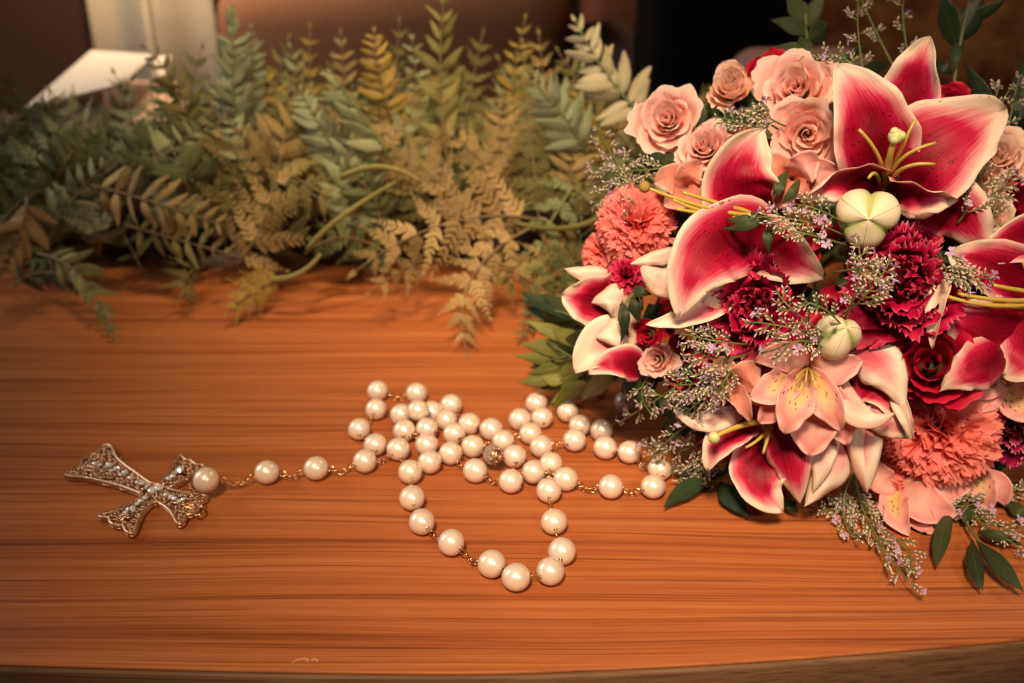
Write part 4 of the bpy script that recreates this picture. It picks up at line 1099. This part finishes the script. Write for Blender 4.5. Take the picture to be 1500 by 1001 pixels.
FR = [
 # nearest, readable fronds: spine, kind, leaflet px, colour, count, options
 ([(120, 268, .60), (230, 298, .585), (336, 334, .58)], 'S', 50, 'fern_tan', 11, dict(ang=74, label='tan sword frond reaching right at the left of the garland')),
 ([(185, 330, .60), (262, 352, .59), (350, 376, .585)], 'S', 42, 'fern_olive', 9, dict(ang=76)),
 ([(55, 372, .60), (118, 405, .575), (168, 496, .545)], 'S', 44, 'fern_olive', 11, dict(ang=50, label='olive frond drooping onto the wood at the left')),
 ([(40, 290, .57), (30, 340, .56), (2, 402, .55)], 'S', 50, 'fern_tan', 9, dict(ang=60, wide=1.2)),
 ([(345, 390, .59), (385, 325, .585), (412, 225, .59)], 'L', 84, 'fern_tan', 6, dict(ang=62, wide=.72, label='brown lacy frond left of the centre of the garland')),
 ([(800, 325, .58), (660, 326, .565), (518, 400, .56)], 'L', 80, 'fern_tan', 9, dict(ang=66, wide=.72, label='broad tan lacy frond in the middle of the garland')),
 ([(782, 332, .575), (690, 410, .56), (686, 522, .535)], 'L', 62, 'fern_tan', 8, dict(ang=56, wide=.72, label='tan lacy frond hanging down over the edge of the wood')),
 ([(700, 388, .575), (755, 400, .57), (806, 432, .565)], 'L', 56, 'fern_olive', 5, dict(ang=60, wide=.75)),
 ([(510, 250, .61), (476, 200, .60), (440, 130, .60)], 'S', 46, 'fern_blue', 12, dict(ang=60, label='blue-green sword frond pointing up and left')),
 ([(575, 238, .60), (530, 170, .59), (484, 106, .59)], 'S', 64, 'fern_sage', 12, dict(ang=50, sides=(1,), roll=8, label='sage frond with leaflets on one side')),
 ([(590, 215, .62), (560, 130, .61), (548, 44, .61)], 'S', 44, 'fern_yellow', 13, dict(ang=66)),
 ([(655, 235, .61), (645, 110, .61), (652, -20, .61)], 'S', 52, 'fern_olive', 10, dict(ang=48)),
 ([(862, 235, .60), (828, 175, .585), (772, 112, .58)], 'S', 50, 'fern_blue', 11, dict(ang=58, label='blue-green frond beside the bouquet')),
 ([(950, 180, .60), (890, 110, .60), (842, 30, .61)], 'S', 58, 'fern_pale', 11, dict(ang=58, label='pale frond above the bouquet')),
 ([(345, 210, .62), (342, 110, .61), (340, 6, .61)], 'S', 44, 'fern_blue', 13, dict(ang=46, label='tallest blue-green frond in front of the curtain')),
 ([(412, 410, .59), (375, 425, .58), (332, 460, .565)], 'L', 44, 'fern_yellow', 7, dict(ang=58)),
 ([(395, 240, .60), (440, 265, .59), (500, 300, .585)], 'L', 60, 'fern_olive', 5, dict(ang=62, wide=.75)),
 ([(860, 250, .60), (805, 330, .585), (780, 420, .57)], 'L', 60, 'fern_sage', 6, dict(ang=60, wide=.75)),
]
for k, (spn, kd, lp, mt, n_, kw) in enumerate(FR): frond(spn, kd, lp, mt, n_, True, k, **kw)
# fronds too blurred or hidden to pick apart leaflet by leaflet
FR2 = [
 ([(275, 240, .64), (270, 150, .63), (212, 70, .62)], 'S', 44, 'fern_olive', 10), ([(372, 210, .66), (368, 120, .66), (368, 40, .66)], 'S', 34, 'fern_blue', 12),
 ([(790, 330, .60), (778, 200, .60), (765, 60, .61)], 'L', 54, 'fern_olive', 13), ([(800, 340, .61), (815, 240, .61), (800, 150, .62)], 'L', 54, 'fern_sage', 10),
 ([(700, 330, .59), (620, 250, .59), (560, 245, .60)], 'L', 60, 'fern_tan', 9), ([(640, 330, .60), (600, 270, .60), (610, 180, .61)], 'L', 56, 'fern_olive', 9),
 ([(730, 300, .60), (700, 230, .60), (640, 190, .61)], 'L', 54, 'fern_tan', 9), ([(250, 330, .62), (310, 240, .62), (300, 120, .64)], 'S', 44, 'fern_olive', 11),
 ([(440, 320, .62), (400, 230, .62), (440, 90, .66)], 'S', 50, 'fern_olive', 11), ([(480, 300, .63), (430, 180, .64), (370, 90, .68)], 'S', 50, 'fern_yellow', 11),
 ([(160, 300, .64), (90, 210, .64), (20, 130, .63)], 'L', 56, 'fern_green', 10), ([(120, 300, .64), (60, 200, .65), (-10, 90, .62)], 'L', 54, 'fern_green', 10),
 ([(220, 280, .66), (140, 200, .66), (70, 130, .67)], 'L', 54, 'fern_sage', 10), ([(250, 290, .66), (190, 220, .66), (110, 150, .68)], 'L', 50, 'fern_green', 10),
 ([(260, 300, .64), (220, 230, .66), (170, 150, .68)], 'L', 54, 'fern_green', 10), ([(290, 300, .63), (260, 230, .64), (210, 160, .66)], 'L', 54, 'fern_olive', 10),
 ([(60, 290, .62), (30, 230, .62), (-10, 170, .62)], 'L', 56, 'fern_green', 9), ([(0, 330, .60), (60, 280, .61), (160, 255, .62)], 'L', 54, 'fern_green', 9),
 ([(80, 400, .62), (60, 330, .62), (100, 240, .62)], 'S', 46, 'fern_green', 9), ([(210, 400, .61), (170, 330, .61), (130, 300, .60)], 'S', 40, 'fern_green', 8),
 ([(20, 420, .60), (70, 400, .595), (130, 430, .58)], 'S', 34, 'fern_green', 8), ([(560, 330, .61), (540, 280, .60), (480, 230, .60)], 'S', 46, 'fern_green', 9),
 ([(930, 330, .60), (870, 300, .59), (820, 250, .60)], 'L', 56, 'fern_olive', 9), ([(920, 230, .62), (860, 200, .62), (850, 120, .63)], 'S', 44, 'fern_yellow', 10),
 ([(600, 400, .60), (520, 350, .60), (450, 370, .58)], 'L', 50, 'fern_green', 9), ([(900, 430, .60), (850, 400, .59), (800, 370, .58)], 'S', 44, 'fern_olive', 9),
]
for k_ in range(26):
    q_ = random.Random(k_ + 60); x_ = 400 + 19*k_ + q_.uniform(-12, 12); t_ = q_.uniform(50, 150) if k_ % 3 else q_.uniform(20, 80)
    FR2.append(([(x_ + q_.uniform(-20, 20), 290, .66), (x_, (290 + t_)/2, .665), (x_ + q_.uniform(-45, 45), t_, .67)], 'SL'[k_ % 2], q_.uniform(40, 56), ['fern_olive', 'fern_tan', 'fern_sage', 'fern_yellow', 'fern_olive'][k_ % 5], 12))
for k_ in range(16):
    q_ = random.Random(k_ + 160); x_ = -10 + 24*k_ + q_.uniform(-12, 12); t_ = q_.uniform(110, 190) if k_ < 9 else q_.uniform(50, 140)
    FR2.append(([(x_ + q_.uniform(-20, 20), 300, .64), (x_, (300 + t_)/2, .645), (x_ + q_.uniform(-45, 45), t_, .65)], 'LLS'[k_ % 3], q_.uniform(38, 52), ['fern_green', 'fern_blue', 'fern_sage', 'fern_green'][k_ % 4], 11))
FR2 += [([(900, 400, .60), (850, 430, .575), (800, 500, .55)], 'L', 46, 'fern_olive', 9), ([(880, 380, .60), (830, 390, .58), (770, 440, .56)], 'L', 46, 'fern_green', 9),
        ([(900, 420, .59), (870, 470, .565), (850, 540, .54)], 'S', 40, 'fern_olive', 9), ([(860, 360, .60), (800, 370, .58), (740, 400, .565)], 'L', 46, 'fern_tan', 9), ([(840, 420, .59), (800, 440, .57), (760, 500, .55)], 'S', 38, 'fern_green', 9),
        ([(640, 380, .59), (600, 390, .575), (540, 430, .56)], 'L', 44, 'fern_tan', 8), ([(300, 390, .60), (270, 410, .585), (280, 440, .575)], 'L', 40, 'fern_olive', 7)]
accs = {}
r4 = random.Random(5)
for k in range(235):
    x = r4.uniform(-90, 1130); y = r4.uniform(270, 375); d = r4.uniform(.605, .71)
    hgt = r4.uniform(80, 300)*(1.0 if y < 345 else .6); lean = r4.uniform(-90, 90)
    y2 = y - hgt
    lim = 165 if x < 300 else (120 if x < 700 else 130)
    if y2 < lim: y2 = lim + r4.uniform(0, 40)
    mt = r4.choice(['fern_green', 'fern_green', 'fern_green', 'fern_blue', 'fern_sage'] if x < 300 else ['fern_olive', 'fern_tan', 'fern_olive', 'fern_tan', 'fern_green', 'fern_sage'])
    FR2.append(([(x, y, d), (x + lean*.3, (y + y2)/2, d - .01), (x + lean, y2, d + r4.uniform(-.01, .03))], r4.choice('SLL'), r4.uniform(42, 66), mt, 9))
for k, (spn, kd, lp, mt, n_) in enumerate(FR2):
    if mt not in accs: accs[mt] = (MB(), MB())
    frond(spn, kd, lp, mt, n_ if kd == 'S' else max(5, n_-2), False, 700 + k, acc=accs[mt], wide=1.0 if kd == 'S' else .75)
bs = MB()
for mt, (lv, sm) in accs.items():
    o = lv.build('dense_leaflets', M[mt], gar); o['kind'] = 'stuff'; bs.add(sm.V, sm.F)
o = bs.build('frond_stems', M['stem_brown'], gar); o['kind'] = 'stuff'
# thick stems that arch through the middle, and a near-black tube standing in for shade, the core
for pts in ([(452, 366, .575), (500, 318, .57), (590, 262, .585)], [(400, 410, .58), (440, 400, .575), (470, 372, .575)], [(880, 318, .585), (800, 335, .575), (700, 305, .58)], [(500, 260, .59), (560, 245, .58), (618, 268, .58)]):
    b = MB(); b.add(*tube(bez([P(*q) for q in pts], 16), .0021, 7, .0012)[:2]); b.build('main_stem', M['fern_olive'], gar)
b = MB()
shade_core_mat = simple('shade_black', (0.012, 0.013, 0.009), .9)
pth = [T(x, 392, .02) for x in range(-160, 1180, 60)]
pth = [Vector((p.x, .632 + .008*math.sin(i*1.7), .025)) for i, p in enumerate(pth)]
b.add(*tube(bez(pth, 60), lambda t: .022 + .003*math.sin(t*70), 10)[:2]); b.build('shade_core', shade_core_mat, gar)

# ------------------------------------------------------------------ room behind (out of focus)
def box_sheet(name, pts_bottom, thickness, mat, parent=None, **k): pass
def rbox(name, x0, x1, y0, y1, z0, z1, r, mat, parent=None, label=None, cat=None, sub=3, puff=0.0):
    me = bpy.data.meshes.new(name)
    import bmesh
    bm = bmesh.new(); bmesh.ops.create_cube(bm, size=1)
    for v in bm.verts: v.co = Vector(((x0+x1)/2 + v.co.x*(x1-x0), (y0+y1)/2 + v.co.y*(y1-y0), (z0+z1)/2 + v.co.z*(z1-z0)))
    bmesh.ops.bevel(bm, geom=bm.edges[:], offset=r, segments=sub+2, affect='EDGES', profile=.5)
    bmesh.ops.subdivide_edges(bm, edges=[e for e in bm.edges if e.calc_length() > r*3], cuts=6, use_grid_fill=True)
    if puff:
        cx, cy, cz_ = (x0+x1)/2, (y0+y1)/2, (z0+z1)/2
        for v in bm.verts:
            a_ = (v.co.x - cx)/(x1-x0)*2; b_ = (v.co.y - cy)/(y1-y0)*2; c_ = (v.co.z - cz_)/(z1-z0)*2
            v.co.z += puff*c_*(1 - a_*a_)*(1 - b_*b_) + puff*.3*mnoise.noise(v.co*9); v.co.y += puff*b_*(1 - a_*a_)*(1 - c_*c_)
    bm.to_mesh(me); bm.free(); me.materials.append(mat)
    me.polygons.foreach_set('use_smooth', [True]*len(me.polygons))
    o = link_obj(name, me, parent)
    if cat: props(o, label, cat)
    return o
m_floor = wood('floor_wood', (0.06, 0.030, 0.018), (0.03, 0.015, 0.01), (0.09, 0.045, 0.025), .5)
o = mk('floor', [(-4, -2, -.42), (4, -2, -.42), (4, 4, -.42), (-4, 4, -.42)], [(0, 1, 2, 3)], m_floor); o['kind'] = 'structure'
o = mk('wall', [(-4, 3.2, -.42), (4, 3.2, -.42), (4, 3.2, 2.3), (-4, 3.2, 2.3)], [(0, 1, 2, 3)], simple('brown_wall', (.10, .055, .035), .9)); o['kind'] = 'structure'
def X(px, d): return (px - 750)/FPX*d
def Z(py, d): return CAMZ + ray(750, py).z*d
def Y(py, d): return ray(750, py).y*d
# white open box on the table, behind the garland
m_white = simple('white_card', (0.48, 0.43, 0.40), .6)
st_ = thing('dark_stand', (X(160, .95), .95, -.42), 'dark low stand carrying the white box behind the garland', 'stand')
m_stand = simple('stand_wood', (.03, .016, .010), .6)
rbox('stand_top', X(160, .95) - .22, X(160, .95) + .20, .80, 1.08, -.03, -.0005, .004, m_stand, st_)
for ax in (-.19, .17):
    for ay in (.82, 1.05): rbox('leg', X(160, .95)+ax-.01, X(160, .95)+ax+.01, ay-.01, ay+.01, -.42, -.0305, .002, m_stand, st_)
wb = thing('white_gift_box', (X(140, .90), .93, 0), 'white card box with a raised lid standing behind the left end of the garland', 'box')
def quadbox(name, pts, th, mat, parent):
    """slab over four corner points, thickness th downwards"""
    V = [Vector(p) for p in pts]; n_ = (V[1]-V[0]).cross(V[3]-V[0]).normalized()
    V2 = [v - n_*th for v in V]
    return mk(name, V + V2, [(0, 1, 2, 3), (7, 6, 5, 4), (0, 4, 5, 1), (1, 5, 6, 2), (2, 6, 7, 3), (3, 7, 4, 0)], mat, parent, smooth=False)
d_ = .86
quadbox('lid', [P(36, 158, .82), P(180, 122, .86), P(226, 80, .97), P(134, 74, .97)], .003, m_white, wb)
quadbox('front_panel', [P(40, 310, .86), P(150, 310, .86), P(150, 136, .87), P(40, 160, .84)], .003, m_white, wb)
m_peach = simple('peach_card', (0.66, 0.42, 0.30), .6)
quadbox('tray', [P(120, 176, .87), P(282, 180, .87), P(262, 120, .98), P(168, 118, .98)], .004, m_peach, wb)
quadbox('tray_front', [P(120, 300, .868), P(282, 300, .868), P(282, 184, .868), P(120, 180, .868)], .004, m_peach, wb)
quadbox('side_panel', [P(222, 112, .95), P(240, 112, .95), P(252, 82, .99), P(228, 82, .99)], .003, m_white, wb)
# curtain
m_curt = fabric('cream_curtain', (0.74, 0.64, 0.52), (0.66, 0.54, 0.42), 6)
V, F = [], []; nx_ = 90; dd_ = 1.50
for j in range(2):
    for i in range(nx_ + 1):
        x = X(188, dd_) + (X(352, dd_) - X(188, dd_))*i/nx_
        y = 1.42 + .010*math.sin(i/nx_*9) + (.03 if abs(i/nx_ - .50) < .03 else 0)
        V.append((x, y, -.40 if j == 0 else 1.3))
for i in range(nx_): F.append((i, i+1, nx_+2+i, nx_+1+i))
o = mk('curtain', V, F, m_curt); sm = o.modifiers.new('thickness', 'SOLIDIFY'); sm.thickness = .004
props(o, 'cream curtain hanging in folds behind the white box', 'curtain')
# dark cabinet at far left
m_cab = simple('dark_brown_wood', (.030, .014, .009), .8); m_cab.node_tree.nodes['Principled BSDF'].inputs['Specular IOR Level'].default_value = .1
rbox('dark_cabinet', X(-420, 1.5), X(184, 1.5), 1.40, 1.8, -.42, .9, .01, m_cab, label='dark brown cabinet at the far left behind the white box', cat='cabinet')
# brown upholstered sofa
m_sofa = fabric('brown_leather', (0.24, 0.095, 0.040), (0.13, 0.050, 0.022), 5)
so = thing('brown_sofa', (X(600, 1.2), 1.3, -.42), 'soft brown sofa arm and cushion out of focus behind the garland', 'sofa')
rbox('cushion', X(345, 1.15), X(832, 1.15), 1.08, 1.36, -.20, Z(-60, 1.2), .05, m_sofa, so, puff=.02)
rbox('seat', X(330, 1.1), X(870, 1.1), 1.02, 1.5, -.42, -.07, .03, m_sofa, so)
# mauve cushion and black things
m_mauve = fabric('mauve_cloth', (0.36, 0.20, 0.17), (0.28, 0.15, 0.14), 12)
rbox('mauve_cushion', X(800, 1.25), X(945, 1.25), 1.12, 1.30, -.25, Z(38, 1.22), .035, m_mauve, label='mauve cushion end beside the brown sofa', cat='cushion', puff=.01)
rbox('red_brown_pillow', X(850, 1.5), X(1010, 1.5), 1.45, 1.6, -.2, .30, .03, fabric('red_brown_cloth', (.16, .05, .025), (.10, .03, .015)), label='dark red brown pillow above the mauve cushion', cat='pillow')
m_black = simple('black_cloth', (.004, .0035, .003), .95)
m_black.node_tree.nodes['Principled BSDF'].inputs['Specular IOR Level'].default_value = .1
rbox('black_bag', X(925, 1.12), X(1135, 1.12), 1.00, 1.15, -.42, .22, .02, m_black, label='black bag behind the peach roses', cat='bag')
rbox('mauve_pillow', X(1058, .98), X(1250, .98), .90, .99, -.10, Z(66, .95), .025, m_mauve, label='mauve pillow right behind the peach rosebud', cat='pillow')
# carved wooden chair back with an oval opening
a = N('carved_brown_wood'); co = a.n('ShaderNodeTexCoord').outputs['Object']; nz = a.noise(co, 22, 4, .6)
a.color(a.ramp(nz, [(0.35, (.12, .045, .016)), (0.5, (.24, .10, .034)), (0.65, (.36, .165, .06))])); a.set(Roughness=.5); a.bump(nz, .6, .006)
ch = thing('carved_wooden_chair', (X(1350, 1.0), 1.05, -.42), 'carved brown wooden chair back with an oval opening behind the lily', 'chair')
rbox('chair_back', X(1128, 1.05), X(1720, 1.05), 1.06, 1.10, -.30, .42, .012, a.m, ch)
cc_ = P(1440, 62, 1.06)
Rr = Matrix.Translation(cc_) @ Matrix.Rotation(math.pi/2 - .2, 4, 'X') @ Matrix.Rotation(math.radians(28), 4, 'Z')
V, F = torus(.044, .0075, 30, 8, 1.0, .55); link_obj('oval_rim', mesh_data('oval_rim', V, F, simple('dark_rim', (.02, .010, .008), .5)), ch, Rr)
V = [(0, 0, .001)] + [(.043*math.cos(q), .024*math.sin(q), .001) for q in [k*2*math.pi/30 for k in range(30)]]
V2 = [(x, y, -.004) for x, y, z in V[1:]]
link_obj('oval_inset', mesh_data('oval_inset', V + V2, [(0, 1+k, 1+(k+1) % 30) for k in range(30)] + [(1+k, 31+k, 31+(k+1) % 30, 1+(k+1) % 30) for k in range(30)], m_mauve), ch, Rr)
